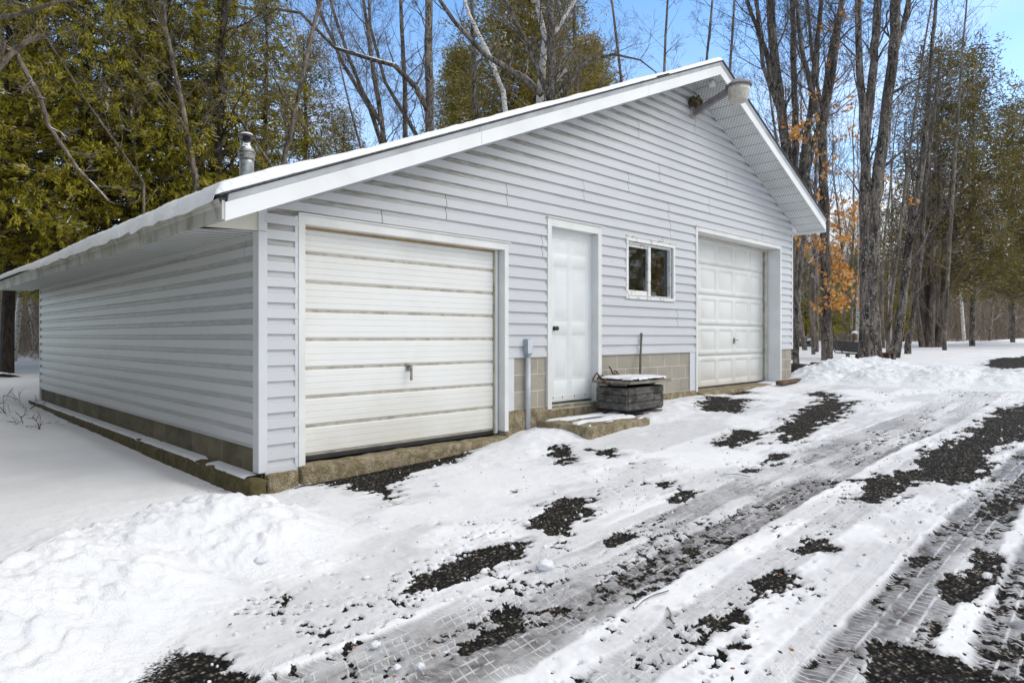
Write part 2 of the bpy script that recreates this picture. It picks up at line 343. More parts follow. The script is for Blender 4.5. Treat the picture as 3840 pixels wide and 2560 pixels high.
    MAT['stud'] = paint('inside_stud', (.07, .05, .04), (.04, .025, .02), .8, 10)
    MAT['foil'] = paint('insulation', (.30, .29, .25), (.10, .09, .08), .6, 14)
    MAT['yellowish'] = paint('yellow_rag', (.25, .17, .03), (.12, .08, .02), .8, 14)
    MAT['lampmetal'] = paint('grey_brown_lamp_metal', (.19, .175, .185), (.12, .095, .085), .5, 10)
    g = N('lamp_lens'); c = g.mix(g.ramp(g.noise(30, 4), [(.35, 0.), (.7, 1.)]), (.62, .57, .47), (.46, .42, .35))
    wv = g.node('ShaderNodeTexWave', Scale=26.); g.l.new(g.coord(), wv.inputs['Vector']); g.bump(wv.outputs['Fac'], .5, .01); MAT['lens'] = g.base(c, .25, Transmission_Weight=.25)
    MAT['white_plastic'] = paint('white_plastic', (.7, .71, .7), (.5, .5, .48), .35, 20)
    g = N('nest_moss'); c = g.ramp(g.noise(60, 4), [(.3, (.01, .01, .004)), (.55, (.06, .05, .02)), (.75, (.25, .19, .09))]); g.bump(g.noise(70, 3), 1, .02); MAT['nest'] = g.base(c, .95)
    MAT['straw'] = paint('straw', (.32, .25, .14), (.15, .11, .06), .9, 30)
    # barks (snow caught on upper sides comes from the slope of the limb)
    def bark(name, a, b, lich=None, snow=.0, sc=9., zs=.35):
        g = N(name); f = g.noise(sc, 8, g.coord((1, 1, zs)), .9, .65); c = g.ramp(f, [(.40, a), (.60, b)])
        if lich: c = g.mix(g.math('MULTIPLY', g.ramp(g.noise(sc * 1.7, 6, g.coord((1, 1, .7)), .3, .65), [(.55, 0.), (.64, 1.)]), .75), c, lich)
        c = g.mix(g.math('MULTIPLY', g.ramp(g.noise(1.6, 4, g.coord((1, 1, .6)), .3), [(.5, 0.), (.62, 1.)]), .55), c, tuple(q * .6 for q in a))
        if snow:
            ge = g.n.new('ShaderNodeNewGeometry'); s2 = g.n.new('ShaderNodeSeparateXYZ'); g.l.new(ge.outputs['True Normal'], s2.inputs[0])
            f2 = g.math('MULTIPLY', g.ramp(s2.outputs['Z'], [(.5, 0.), (.68, 1.)]), g.ramp(g.noise(2.2, 3), [(1 - snow - .04, 0.), (1 - snow + .02, 1.)])); c = g.mix(f2, c, (.86, .88, .92))
        g.bump(f, 1., .05); return g.base(c, .9)
    MAT['bark'] = bark('grey_maple_bark', (.022, .016, .012), (.21, .175, .14), (.40, .385, .33), .5)
    MAT['bark_pale'] = bark('pale_twig_bark', (.06, .048, .038), (.24, .195, .155), (.34, .31, .25), .45, 6)
    MAT['bark_dark'] = bark('dark_cedar_bark', (.012, .009, .007), (.055, .04, .03), None, .5)
    MAT['bark_cedar'] = bark('stringy_cedar_bark', (.05, .036, .026), (.21, .165, .125), (.31, .27, .22), 0, 14, .08)
    MAT['bark_rough'] = bark('rough_trunk_bark', (.010, .007, .006), (.19, .155, .125), (.42, .395, .33), .3, 12, .22)
    g = N('birch_bark'); f = g.noise(7, 5, g.coord((1, 1, 3.)), .6); c = g.ramp(f, [(.36, (.04, .033, .03)), (.44, (.62, .58, .53)), (.7, (.78, .75, .70))]); MAT['birch'] = g.base(c, .7)
    MAT['far_bark'] = bark('far_trunk_bark', (.075, .06, .047), (.27, .22, .175), (.40, .37, .32), 0, 4)
    # foliage: face value 'tint' picks the leaf colour, above .97 it is a bit of caught snow
    def leaf(name, stops, snow=.972, tr=.25):
        g = N(name); t = g.attr('tint'); oi = g.n.new('ShaderNodeObjectInfo')
        nzv = g.noise(.9, 3); v = g.math('ADD', g.math('MULTIPLY', t, .62), g.math('MULTIPLY', nzv, .45)); c = g.ramp(v, stops)
        c = g.mix(g.math('GREATER_THAN', t, snow), c, (.85, .88, .93))
        d = g.n.new('ShaderNodeBsdfDiffuse'); tl = g.n.new('ShaderNodeBsdfTranslucent'); ms = g.n.new('ShaderNodeMixShader'); ms.inputs[0].default_value = tr + .1
        g.l.new(c, d.inputs[0]); g.l.new(c, tl.inputs[0]); g.l.new(d.outputs[0], ms.inputs[1]); g.l.new(tl.outputs[0], ms.inputs[2]); g.l.new(ms.outputs[0], g.out.inputs['Surface']); return g.mat
    MAT['cedar'] = leaf('cedar_foliage', [(.12, (.06, .062, .010)), (.38, (.20, .185, .022)), (.62, (.37, .325, .045)), (.9, (.56, .47, .11))])
    MAT['cedar_brown'] = leaf('brownish_foliage', [(.12, (.07, .065, .015)), (.45, (.23, .19, .045)), (.9, (.48, .38, .12))], .978)
    MAT['cedar_dark'] = leaf('dark_green_foliage', [(.15, (.055, .05, .016)), (.5, (.155, .13, .042)), (.9, (.32, .255, .10))], .985)
    MAT['oakleaf'] = leaf('dry_oak_leaves', [(.15, (.33, .13, .035)), (.5, (.62, .30, .09)), (.9, (.82, .52, .22))], 1.1, .35)
    MAT['brush'] = leaf('brush_twigs', [(.15, (.12, .095, .07)), (.5, (.26, .21, .165)), (.9, (.45, .38, .31))], .985)
    g = N('far_hillside'); f = g.noise(.5, 9, g.coord((1, 1, .35)), .6, .7); c = g.ramp(f, [(.3, (.13, .105, .08)), (.5, (.27, .22, .175)), (.7, (.46, .40, .34))]); MAT['hill'] = g.base(c, 1)
    # the ground: snow, packed ice and wet gravel mixed by surface values computed with the relief
    g = N('snowy_gravel_ground')
    bare, ice = g.attr('bare'), g.attr('ice')
    sn = g.mix(g.ramp(g.noise(1.3, 6), [(.4, 0.), (.7, 1.)]), (.79, .793, .805), (.71, .715, .735))
    grit = g.ramp(g.noise(60, 3, None, .2), [(.70, 0.), (.76, 1.)]); sn = g.mix(g.math('MULTIPLY', grit, .35), sn, (.2, .17, .14))
    # tread: two ribs along the tyre and slanted lugs across, left as white ridges in the packed ice
    tA = g.attr('tyre'); absT = g.math('ABSOLUTE', tA); tcx = g.n.new('ShaderNodeTexCoord'); sxx = g.n.new('ShaderNodeSeparateXYZ'); g.l.new(tcx.outputs['Object'], sxx.inputs[0])
    jit = g.math('MULTIPLY', g.math('SUBTRACT', g.noise(16, 3), .5), .022)
    ph = g.math('ADD', g.math('ADD', sxx.outputs['X'], jit), g.math('MULTIPLY', absT, .045))
    lugs = g.ramp(g.math('FRACT', g.math('DIVIDE', ph, .033)), [(.0, 0.), (.09, 1.), (.22, 1.), (.32, 0.)])
    lugs2 = g.ramp(g.math('FRACT', g.math('DIVIDE', g.math('SUBTRACT', sxx.outputs['X'], g.math('MULTIPLY', tA, .05)), .047)), [(.0, 0.), (.06, 1.), (.14, 1.), (.22, 0.)])
    outer = g.ramp(absT, [(.44, 0.), (.50, 1.)]); rib = g.ramp(g.math('ABSOLUTE', g.math('SUBTRACT', absT, .42)), [(.022, 1.), (.055, 0.)]); rib0 = g.ramp(absT, [(.02, 1.), (.05, 0.)])
    tread = g.math('MAXIMUM', g.mix(outer, lugs2, lugs), g.math('MAXIMUM', rib, rib0))
    inside = g.ramp(absT, [(.0, 1.), (.5, 1.), (1., 1.)]); inside = g.math('LESS_THAN', absT, 1.12)
    tread = g.math('MULTIPLY', g.math('MULTIPLY', tread, inside), g.ramp(g.noise(9, 6, None, .6, .6), [(.42, .05), (.56, 1.)]))
    tread = g.math('MULTIPLY', tread, g.ramp(ice, [(.08, 0.), (.3, 1.)]))
    icec = g.mix(g.ramp(g.noise(18, 6, None, .6), [(.4, 0.), (.68, 1.)]), (.20, .188, .188), (.052, .047, .045))
    vo = g.node('ShaderNodeTexVoronoi', Scale=58.); g.l.new(g.coord(), vo.inputs['Vector'])
    sc = g.n.new('ShaderNodeSeparateColor'); g.l.new(vo.outputs['Color'], sc.inputs[0])
    gr = g.ramp(sc.outputs[0], [(.0, (.004, .0035, .003)), (.40, (.018, .016, .0135)), (.72, (.062, .054, .044)), (.92, (.24, .21, .17))])
    gr = g.mix(g.ramp(vo.outputs['Distance'], [(.2, 0.), (.6, .9)]), gr, (.004, .004, .004))
    ief = g.math('MULTIPLY', g.math('MULTIPLY', ice, g.math('SUBTRACT', 1., g.math('MULTIPLY', tread, .55))), g.ramp(g.noise(11, 6, None, .4, .6), [(.3, .72), (.6, 1.)])); c = g.mix(ief, sn, icec); bf = g.ramp(g.math('ADD', bare, g.math('SUBTRACT', g.math('MULTIPLY', g.math('SUBTRACT', g.noise(75, 3), .5), .9), g.math('MULTIPLY', tread, .35))), [(.38, 0.), (.60, 1.)])
    c = g.mix(bf, c, gr)
    h = g.mix(bf, g.math('ADD', g.math('ADD', g.math('MULTIPLY', g.noise(40, 5), .5), g.math('MULTIPLY', tread, .6)), g.math('MULTIPLY', g.noise(9, 4), .5)), g.math('MULTIPLY', g.math('SUBTRACT', 1., vo.outputs['Distance']), 1.1)); g.bump(h, .5, .012)
    ro = g.mix(bf, g.mix(ice, (.8,) * 3, (.4,) * 3), (.85,) * 3)
    MAT['ground'] = g.base(c, ro, Specular_IOR_Level=g.mix(bf, (.4,) * 3, (.16,) * 3))
mats()

# ---------------------------------------------------------------- ground
def zbase(x, y):
    zx = np.interp(x, [-60, -10, -2, 0, 3.5, 10, 17, 30, 60, 90], [0, 0, 0, .02, .15, .42, .6, .8, 1.05, 1.2])
    zy = np.interp(y, [-30, 0, 9.7, 18, 30, 60, 90], [0, 0, .1, .4, .8, 1.15, 1.3]); t = np.clip(x / 12, 0, 1)
    return zx + zy * (1 - t * t * (3 - 2 * t))
def GP(u, v, dz=0.):
    """ground point seen at (u,v) of the photograph"""
    z = .1
    for _ in range(25):
        t = (EZ - z - dz) * FPX / (v * 3840 / 2352 - 1262); p = W(u, v, t); z = .5 * z + .5 * float(zbase(p.x, p.y))
    return p.x, p.y
PATCH = [  # outlines of the bare gravel (photograph 2352 px), laid down on the ground where they are
 [(706,1118),(695,1078),(820,1058),(950,1036),(1110,1002),(1136,1014),(1070,1050),(970,1088),(915,1120),(900,1160),(855,1145),(790,1128)],
 [(1262,1048),(1300,1037),(1322,1050),(1300,1070),(1275,1070)],
 [(922,1395),(925,1345),(985,1318),(1040,1300),(1140,1262),(1222,1254),(1205,1290),(1120,1322),(1040,1358),(975,1374)],
 [(1200,1212),(1250,1172),(1290,1145),(1355,1150),(1375,1190),(1320,1210),(1325,1235),(1265,1252),(1245,1225)],
 [(775,1228),(795,1200),(850,1192),(815,1222)],
 [(320,1530),(390,1490),(420,1512),(500,1532),(560,1558),(640,1600),(280,1600)],
 [(1475,1112),(1530,1103),(1565,1112),(1530,1127)],
 [(1510,1165),(1560,1130),(1615,1132),(1580,1160)],
 [(1598,945),(1640,920),(1735,930),(1695,955),(1620,958)],
 [(1640,1022),(1700,992),(1760,995),(1740,1010),(1680,1032)],
 [(1780,990),(1830,952),(1895,918),(1965,925),(1925,960),(1890,990),(1850,1012),(1795,1024)],
 [(1715,1085),(1800,1043),(1822,1055),(1740,1082)],
 [(1795,1268),(1830,1238),(1895,1245),(1915,1265),(1850,1282)],
 [(1690,1395),(1715,1342),(1780,1312),(1836,1335),(1810,1360),(1760,1388)],
 [(1595,1445),(1612,1410),(1680,1402),(1770,1440),(1710,1452),(1640,1458)],
 [(1955,1152),(1985,1110),(2060,1085),(2110,1080),(2125,1042),(2215,1002),(2260,960),(2352,925),(2440,905),(2600,905),(2600,985),(2400,1010),(2300,1030),(2265,1100),(2200,1122),(2110,1112),(2030,1168)],
 [(1940,1600),(1985,1485),(2090,1488),(2150,1515),(2260,1545),(2330,1600)],
 [(1690,1502),(1712,1482),(1745,1492),(1712,1512)],
 [(1845,910),(1880,903),(1930,914),(1880,918)],
 [(2250,842),(2290,824),(2400,816),(2400,846),(2300,850)],
 [(1620,908),(1680,899),(1740,909),(1680,917)],
 [(2060,1300),(2110,1270),(2170,1290),(2110,1320)],
 [(1360,1042),(1400,1036),(1420,1048),(1380,1056)],
 [(1380,1250),(1440,1225),(1470,1235),(1410,1262)],
 [(1540,1270),(1600,1245),(1640,1260),(1580,1285)],
 [(1130,1420),(1165,1400),(1200,1412),(1150,1432)],
 [(560,1130),(600,1112),(650,1098),(640,1110),(600,1128)],
 [(1060,1480),(1160,1450),(1260,1390),(1300,1400),(1180,1470),(1080,1510)],
 [(2180,1350),(2250,1270),(2300,1290),(2240,1390),(2190,1400)],
 [(2240,1180),(2290,1150),(2350,1150),(2310,1190),(2250,1200)],
]
def poly_sdf(P, x, y):
    """signed distance, positive inside"""
    d = np.full(x.shape, 1e9); ins = np.zeros(x.shape, bool); n = len(P)
    for i in range(n):
        ax, ay = P[i]; bx, by = P[(i + 1) % n]; ex, ey = bx - ax, by - ay
        t = np.clip(((x - ax) * ex + (y - ay) * ey) / (ex * ex + ey * ey), 0, 1)
        d = np.minimum(d, np.hypot(x - ax - t * ex, y - ay - t * ey))
        c = ((ay > y) != (by > y)) & (x < (bx - ax) * (y - ay) / (by - ay + 1e-12) + ax); ins ^= c
    return np.where(ins, d, -d)
def bank1(x, y):
    """shovelled heap at the near left"""
    rp = [(-4.6, -3.6), (-3.2, -2.6), (-2.1, -1.75), (-1.72, -1.5), (-1.42, -1.2), (-1.1, -1.12), (-.80, -1.10), (-.45, -1.12)]
    hh = [.33, .35, .33, .32, .31, .31, .29, .10]
    h = np.zeros(x.shape)
    for i in range(len(rp) - 1):
        (ax, ay), (bx, by) = rp[i], rp[i + 1]; ex, ey = bx - ax, by - ay; L2 = ex * ex + ey * ey
        t = np.clip(((x - ax) * ex + (y - ay) * ey) / L2, 0, 1); qx, qy = x - ax - t * ex, y - ay - t * ey; d = np.hypot(qx, qy)
        side = ex * qy - ey * qx           # >0: behind the ridge
        H = hh[i] + (hh[i + 1] - hh[i]) * t
        w = np.where(side > 0, .30, .64 + .25 * H)
        h = np.maximum(h, H * (np.exp(-(d / w) ** 2 * 1.35)))
    return h
def bank2(x, y):
    """ploughed heap by the far corner"""
    h = np.zeros(x.shape)
    for cx, cy, a, b, H in [(12.2, -.5, 1.3, .75, .36), (13.2, -.9, 1.3, .9, .36), (11.8, -1.5, 1.2, .8, .26), (12.0, -2.4, 1.2, .8, .28), (12.2, -3.3, 1.3, .8, .20), (11.2, -.6, .9, .5, .2)]:
        h = np.maximum(h, H * np.exp(-((x - cx) / a) ** 2 - ((y - cy) / b) ** 2))
    return h
def lumps(x, y, s, seed, thr=.52):
    return np.clip(vnoise(x * s, y * s, seed) - thr, 0, 1) / (1 - thr)
def track(x, y):
    """tyre marks: strength of packed ice, position across the tyre (-1..1), bare gravel worn through"""
    ice = np.zeros(x.shape); tt = np.full(x.shape, 9.); best = np.full(x.shape, 9.); bare = np.zeros(x.shape)
    wob = .05 * np.sin(x * .5) + .04 * (vnoise(x * .4, 0 * y, 91) - .5)
    far = np.interp(x, [-3, 6, 12, 20, 40], [0, 0, .35, 1.1, 2.0])
    T = [(-3.04, .13, .85, .34, 11), (-3.44, .15, 1.0, .5, 23), (-3.25, .11, .75, .4, 37), (-3.90, .12, .5, .2, 41), (-4.58, .17, 1.1, .6, 57), (-4.33, .05, .3, .1, 58), (-5.03, .16, 1.0, .6, 71), (-2.83, .05, .3, .1, 75)]
    for yc, hw, st, bs, sd_ in T:
        c = yc + wob * (1 + (sd_ % 3) * .4) + far * (.6 if sd_ < 40 else .2)
        t = (y - c) / hw; inb = sstep(1.15, .85, np.abs(t) + .25 * (vnoise(x * 9, y * 9, sd_) - .5))
        n1 = fbm(x * 1.1, y * 3, sd_ + 5, 3); fade = sstep(8.5, 5.5, x) * .5 + .5; strength = inb * st * np.clip(.62 + 2.2 * (n1 - .40), .30, 1) * fade
        nearer = np.abs(t) < best; best = np.where(nearer, np.abs(t), best); tt = np.where(nearer, t, tt)
        ice = np.maximum(ice, strength); bare = np.maximum(bare, inb * bs * sstep(.44, .66, fbm(x * 1.5, y * 5, sd_ + 9, 4)))
    return ice, np.clip(tt, -3, 3), bare
def make_ground():
    def axis(c0, lo, hi, k=.0040, near=2.1, back=.02):
        f = [c0 - .35]
        while f[-1] < hi: d = abs(f[-1] - c0); f.append(f[-1] + max(near, d) * k * (1 if d < 16 else 1 + (d - 16) * .12))
        b = [f[0]]
        while b[-1] > lo: b.append(b[-1] - max(.05, (f[0] - b[-1]) * .12 + .03))
        return np.array(b[::-1][:-1] + f)
    xs = axis(CAMX, -45, 85); ys = axis(CAMY, -45, 85)
    X, Y = np.meshgrid(xs, ys); x, y = X.ravel(), Y.ravel()
    zb = zbase(x, y)
    yard = sstep(.35, -.1, y) * sstep(-1.9, -1.2, x - np.clip(-y, 0, 6) * .0) * sstep(24, 15, x)
    w1 = (fbm(x * 3.2, y * 3.2, 3, 4) - .5); w2 = fbm(x * 11, y * 11, 4, 3) - .5; w3 = vnoise(x * 45, y * 45, 5) - .5
    bare = np.zeros(x.shape); halo = np.zeros(x.shape); w4 = fbm(x * 5, y * 15, 6, 3) - .5
    for P in PATCH:
        Q = [GP(u, v) for u, v in P]; qx = [q[0] for q in Q]; qy = [q[1] for q in Q]
        m = (x > min(qx) - .5) & (x < max(qx) + .5) & (y > min(qy) - .5) & (y < max(qy) + .5)
        if not m.any(): continue
        sd_ = poly_sdf(Q, x[m], y[m]); dist = np.hypot(x[m] - CAMX, y[m] - CAMY); sc = np.clip(dist / 6, .6, 2.)
        ff = .6 * vnoise(x[m] * 24, y[m] * 24, 35) + .4 * vnoise(x[m] * 55, y[m] * 55, 36)
        val = .5 + (sd_ + (w1[m] * .20 + w4[m] * .26 + w2[m] * .10) * np.minimum(sc, 1.2)) / (.07 * sc) + (ff - .5) * 2.4
        bare[m] = np.maximum(bare[m], np.clip(val, 0, 1)); halo[m] = np.maximum(halo[m], np.clip(.62 + (sd_ + (w4[m] * .5 + w1[m] * .3)) / (.22 * sc), 0, 1))
    sp_ = fbm(x * 2.1, y * 3.6, 31, 3); fine = .6 * vnoise(x * 26, y * 26, 33) + .4 * vnoise(x * 60, y * 60, 34)
    speck = sstep(.76, .84, fine + .75 * (sp_ - .5)) * sstep(-1.3, -1.9, y) * yard
    ice, tt, tb = track(x, y); nob = 1 - sstep(.0, .05, bank1(x, y))
    bare = np.maximum(bare, speck * .9); tbn = tb; bare = np.maximum(bare, np.where(tbn > .06, np.clip(tbn * 1.25 + (fine - .5) * 1.9 - .12, 0, 1), 0) * yard); bare *= .2 + .8 * nob
    thin = sstep(.50, .66, fbm(x * 1.1, y * 2.6, 61, 4)) * yard * sstep(-.5, -1.2, y)
    icy = np.clip(np.maximum(np.maximum(ice, thin * .28), halo * .55 * (.5 + fine)), 0, 1) * yard * nob
    # gravel strip along the wall foot and debris by the footing
    bare = np.maximum(bare, sstep(.12, .02, np.abs(y + .16) + .16 * (w1 + .2)) * sstep(-.2, 0, x) * sstep(.5, .3, x) * .9)
    bare = np.maximum(bare, (sstep(.22, .05, np.abs(x + .28)) * sstep(1.4, .2, y) * sstep(-.4, -.1, y)) * (fine > .60) * .8)
    snow = .032 + .018 * w1 + .006 * w2 + .0015 * w3
    rough = (lumps(x, y, 7, 101) * .014 + lumps(x, y, 20, 102, .66) * .008) * sstep(.35, .6, fbm(x * .9, y * .9, 103, 3) + .5 * sstep(-1.2, -.4, y)) * sstep(.3, -.3, y) * (1 - icy)
    swell = .05 * (fbm(x * .35, y * .35, 8, 3) - .5) + .07 * (fbm(x * .12 + 5, y * .12, 9, 2) - .5) * sstep(15, 25, x)
    z = zb + swell + snow * (1 - .85 * np.clip(bare, 0, 1)) + rough * (1 - bare) - .014 * ice * yard
    z += bare * .010 * (vnoise(x * 95, y * 95, 77) + .6 * vnoise(x * 50, y * 50, 78))
    # untouched deep snow on the left and round the back: soft drifts
    left = sstep(-.1, -.5, x) * sstep(-1.6, -.9, y)
    z += left * (.05 * (fbm(x * .8 + y * .3, y * .5, 12, 3) - .3) + .045) - .05 * sstep(.5, .15, np.abs(x + .12)) * sstep(-.3, 0, y) * sstep(10, 9.5, y)
    # snow pushed against the wall, by the step and along the front
    z += .045 * np.exp(-((x - 3.0) / .55) ** 2 - ((y + .42) / .32) ** 2) + .03 * sstep(-1.3, -.3, y) * sstep(2.6, 3.2, x) * sstep(8, 5, x) * (1 + w1)
    z += .045 * np.exp(-((x - 5.9) / .8) ** 2 - ((y + .35) / .25) ** 2)
    z += .10 * np.exp(-((x - 1.7) / .9) ** 2 - ((y + .25) / .12) ** 2) * 0
    z += .075 * sstep(-1.7, -.6, y) * sstep(2.2, 3.3, x) * sstep(9, 6.5, x) * (.8 + .5 * w1)
    far = sstep(14, 20, np.hypot(x, y)); z += far * .06 * (fbm(x * .9, y * .9, 45, 3) - .5)
    # road in the distance: ploughed windrow beyond it
    z += .28 * np.exp(-((y - (1.2 + .02 * x)) / 1.1) ** 2) * sstep(36, 46, x) * .6
    inside = (x > .25) & (x < 10.8) & (y > .3) & (y < 9.4); z = np.where(inside, np.minimum(z, -.05), z)
    nx, ny = len(xs), len(ys); i = np.arange((ny - 1) * (nx - 1)); r, c = i // (nx - 1), i % (nx - 1); a = r * nx + c
    F = np.stack([a, a + 1, a + nx + 1, a + nx], 1)
    me = npmesh('ground', np.stack([x, y, z], 1), F, MAT['ground'], {'bare': bare, 'ice': icy, 'tyre': tt})
    return tag(link('ground', me), 'snow covered gravel yard with tyre tracks', None, None, 'structure')
make_ground()
def gz(x, y): return float(zbase(np.array(float(x)), np.array(float(y))))
def heap(name, fn, x0, x1, y0, y1, st, label, amp):
    xs = np.arange(x0, x1, st); ys = np.arange(y0, y1, st); X, Y = np.meshgrid(xs, ys); x, y = X.ravel(), Y.ravel()
    h = fn(x, y); wx = x + .08 * (vnoise(x * 5, y * 5, 71) - .5); wy = y + .08 * (vnoise(x * 5, y * 5, 72) - .5)
    k = sstep(.02, .15, h)
    cl = np.sqrt(np.clip(lumps(wx, wy, 9, 201, .42), 0, 1)) * .035 + np.sqrt(lumps(wx, wy, 17, 202, .5)) * .024 + lumps(wx, wy, 38, 203, .5) * .016 + lumps(wx, wy, 70, 206, .5) * .008 + .09 * (fbm(wx * 1.6, wy * 1.6, 204, 3) - .5)
    z = zbase(x, y) + h * (1 + .25 * (fbm(x * 1.2, y * 1.2, 205, 3) - .5)) + cl * amp * k - .012 + .02 * k
    z = np.where(h < .012, zbase(x, y) - .12, z)
    nx, ny = len(xs), len(ys); i = np.arange((ny - 1) * (nx - 1)); r, c = i // (nx - 1), i % (nx - 1); a = r * nx + c
    F = np.stack([a, a + 1, a + nx + 1, a + nx], 1); keep = (h[F].max(1) > .012); F = F[keep]
    used = np.unique(F); mp_ = np.zeros(len(x), int); mp_[used] = np.arange(len(used)); V = np.stack([x, y, z], 1)[used]
    return tag(link(name, npmesh(name, V, mp_[F], MAT['snow'])), label, 'snow bank')
heap('snow_bank', bank1, -5.6, .9, -5.0, -.15, .014, 'lumpy shovelled snow bank in the left foreground by the garage corner', .8)
heap('snow_bank', bank2, 9.6, 15.2, -5.2, .9, .03, 'ploughed heap of chunky snow beyond the far right corner of the garage', 1.1)

# ---------------------------------------------------------------- garage
gar = empty('garage', (0, 0, 0), 'low pale grey vinyl sided garage with gabled roof and two overhead doors', 'garage')
XP, YB = 6.96, 9.75
def rk(x): return 5.50 - (.424 * (XP - x) if x < XP else .437 * (x - XP))      # top line of the rake board
def build_siding():
    OPEN = [(.335, 2.91, -1, 2.44), (3.59, 4.665, -1, 2.815), (5.24, 6.525, 1.885, 2.765), (7.155, 10.415, -1, 3.14)]
    prof = [(0., -.025), (.60, -.018), (.655, -.005), (1., -.0005)]
    def yy(z):
        f = ((z - SZ0) / SH) % 1.0
        for (a, ya), (b, yb) in zip(prof, prof[1:]):
            if f <= b: return ya + (yb - ya) * (f - a) / (b - a)
        return 0
    V = []; F = []; G = []
    seams = {}
    SE = [(3.5, 9), (3.5, 10), (2.0, 11), (2.0, 12), (2.9, 13), (2.9, 14), (4.3, 15), (4.3, 16), (5.3, 17), (5.3, 18), (6.2, 12), (6.2, 11), (6.4, 14), (6.4, 13), (6.35, 16), (6.35, 15), (6.1, 20), (6.1, 19), (5.55, 24), (5.55, 23), (8.2, 21), (8.2, 22), (7.6, 18), (7.6, 17), (9.6, 16), (9.6, 15), (6.6, 4), (6.6, 3), (9.1, 12), (1.2, 10), (8.9, 25), (8.9, 24)]
    for sx_, r_ in SE: seams.setdefault(r_, []).append(sx_)
    def strip(xa, xb, z0, z1, y0, y1, clip):
        def cl(xa, xb, z):
            if not clip: return xa, xb
            zt = z + .135; lo = XP - (5.50 - zt) / .424; hi = XP + (5.50 - zt) / .437
            return min(max(xa, lo), max(xb, lo) if xb > lo else xb), max(min(xb, hi), xa)
        a0, b0 = cl(xa, xb, z0); a1, b1 = cl(xa, xb, z1)
        if b0 - a0 < .002 and b1 - a1 < .002: return
        if b1 < a1: b1 = a1 = (a1 + b1) / 2
        n = max(1, int(max(b0 - a0, b1 - a1) / .4)); o = len(V)
        for j in range(n + 1):
            t = j / n
            for (a, b, z, y_) in ((a0, b0, z0, y0), (a1, b1, z1, y1)):
                xx = a + (b - a) * t; V.append((xx, y_ + (.0028 * math.sin(xx * 1.9 + z * 7) + .0016 * math.sin(xx * 5.3 + z * 23) if y_ < -.012 else 0), z))
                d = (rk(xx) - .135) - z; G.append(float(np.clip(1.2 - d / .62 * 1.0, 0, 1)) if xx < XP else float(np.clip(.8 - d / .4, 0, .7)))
        for j in range(n): F.append((o + 2 * j, o + 2 * j + 2, o + 2 * j + 3, o + 2 * j + 1))
    def course(k, xlo, xhi):
        zb_ = SZ0 + k * SH; lev = [zb_ + f * SH for f, _ in prof]
        for xa, xb, za, zt in OPEN:
            for z in (za, zt):
                if zb_ + .002 < z < zb_ + SH - .002: lev.append(z)
        lev = sorted(lev)
        def intervals(zm):
            cuts = sorted([(a, b) for a, b, za, zt in OPEN if za < zm < zt]); cur = xlo; out = []
            for a, b in cuts:
                if a > cur: out.append((cur, min(a, xhi)))
                cur = max(cur, b)
            if cur < xhi: out.append((cur, xhi))
            for sx_ in seams.get(k, []):
                o2 = []
                for a, b in out:
                    if a < sx_ < b: o2 += [(a, sx_ - .0032), (sx_ + .0032, b)]
                    else: o2.append((a, b))
                out = o2
            return out
        def yl(z):
            f = (z - zb_) / SH
            for (a, ya), (b, yb) in zip(prof, prof[1:]):
                if f <= b + 1e-6: return ya + (yb - ya) * (f - a) / (b - a)
        for z0, z1 in zip(lev, lev[1:]):
            for a, b in intervals((z0 + z1) / 2): strip(a, b, z0, z1, yl(z0), yl(z1), zb_ > 2.1)
        for a, b in intervals(zb_ + .001): strip(a, b, zb_, zb_ + .0005, -.0005, -.025, zb_ > 2.1)      # underside
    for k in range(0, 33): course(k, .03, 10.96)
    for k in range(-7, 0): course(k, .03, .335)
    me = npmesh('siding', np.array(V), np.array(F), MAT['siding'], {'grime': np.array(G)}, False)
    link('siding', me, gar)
    # side wall
    V2 = []; F2 = []; G2 = []; sy = {12: 8.4, 13: 8.4, 8: 8.3, 9: 8.3, 6: 7.2, 5: 7.2, -4: 8.55, -5: 8.55, -2: 7.7, -3: 7.7, 7: .28}
    for k in range(-6, 9):
        zb_ = SZ0 + k * SH
        segs = [(0.0, sy[k] - .002), (sy[k] + .002, 9.3)] if k in sy else [(0.0, 9.3)]
        for a, b in segs:
            for (f0, y0), (f1, y1) in list(zip(prof, prof[1:])) + [((0, 0.), (.004, -.025))]:
                z0, z1 = zb_ + f0 * SH, min(zb_ + f1 * SH, 2.235)
                z0 = max(z0, .392)
                if z1 <= z0: continue
                n = 24; o = len(V2)
                for j in range(n + 1):
                    yv = a + (b - a) * j / n
                    wv_ = .0035 * math.sin(yv * 2.3 + k * 1.7) + .002 * math.sin(yv * 5.1 + k)
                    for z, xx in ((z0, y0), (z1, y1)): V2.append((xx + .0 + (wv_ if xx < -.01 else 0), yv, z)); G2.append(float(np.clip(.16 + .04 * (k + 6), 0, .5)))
                for j in range(n): F2.append((o + 2 * j + 2, o + 2 * j, o + 2 * j + 1, o + 2 * j + 3))
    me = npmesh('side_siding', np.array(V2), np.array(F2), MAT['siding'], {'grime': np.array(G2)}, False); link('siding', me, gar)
build_siding()
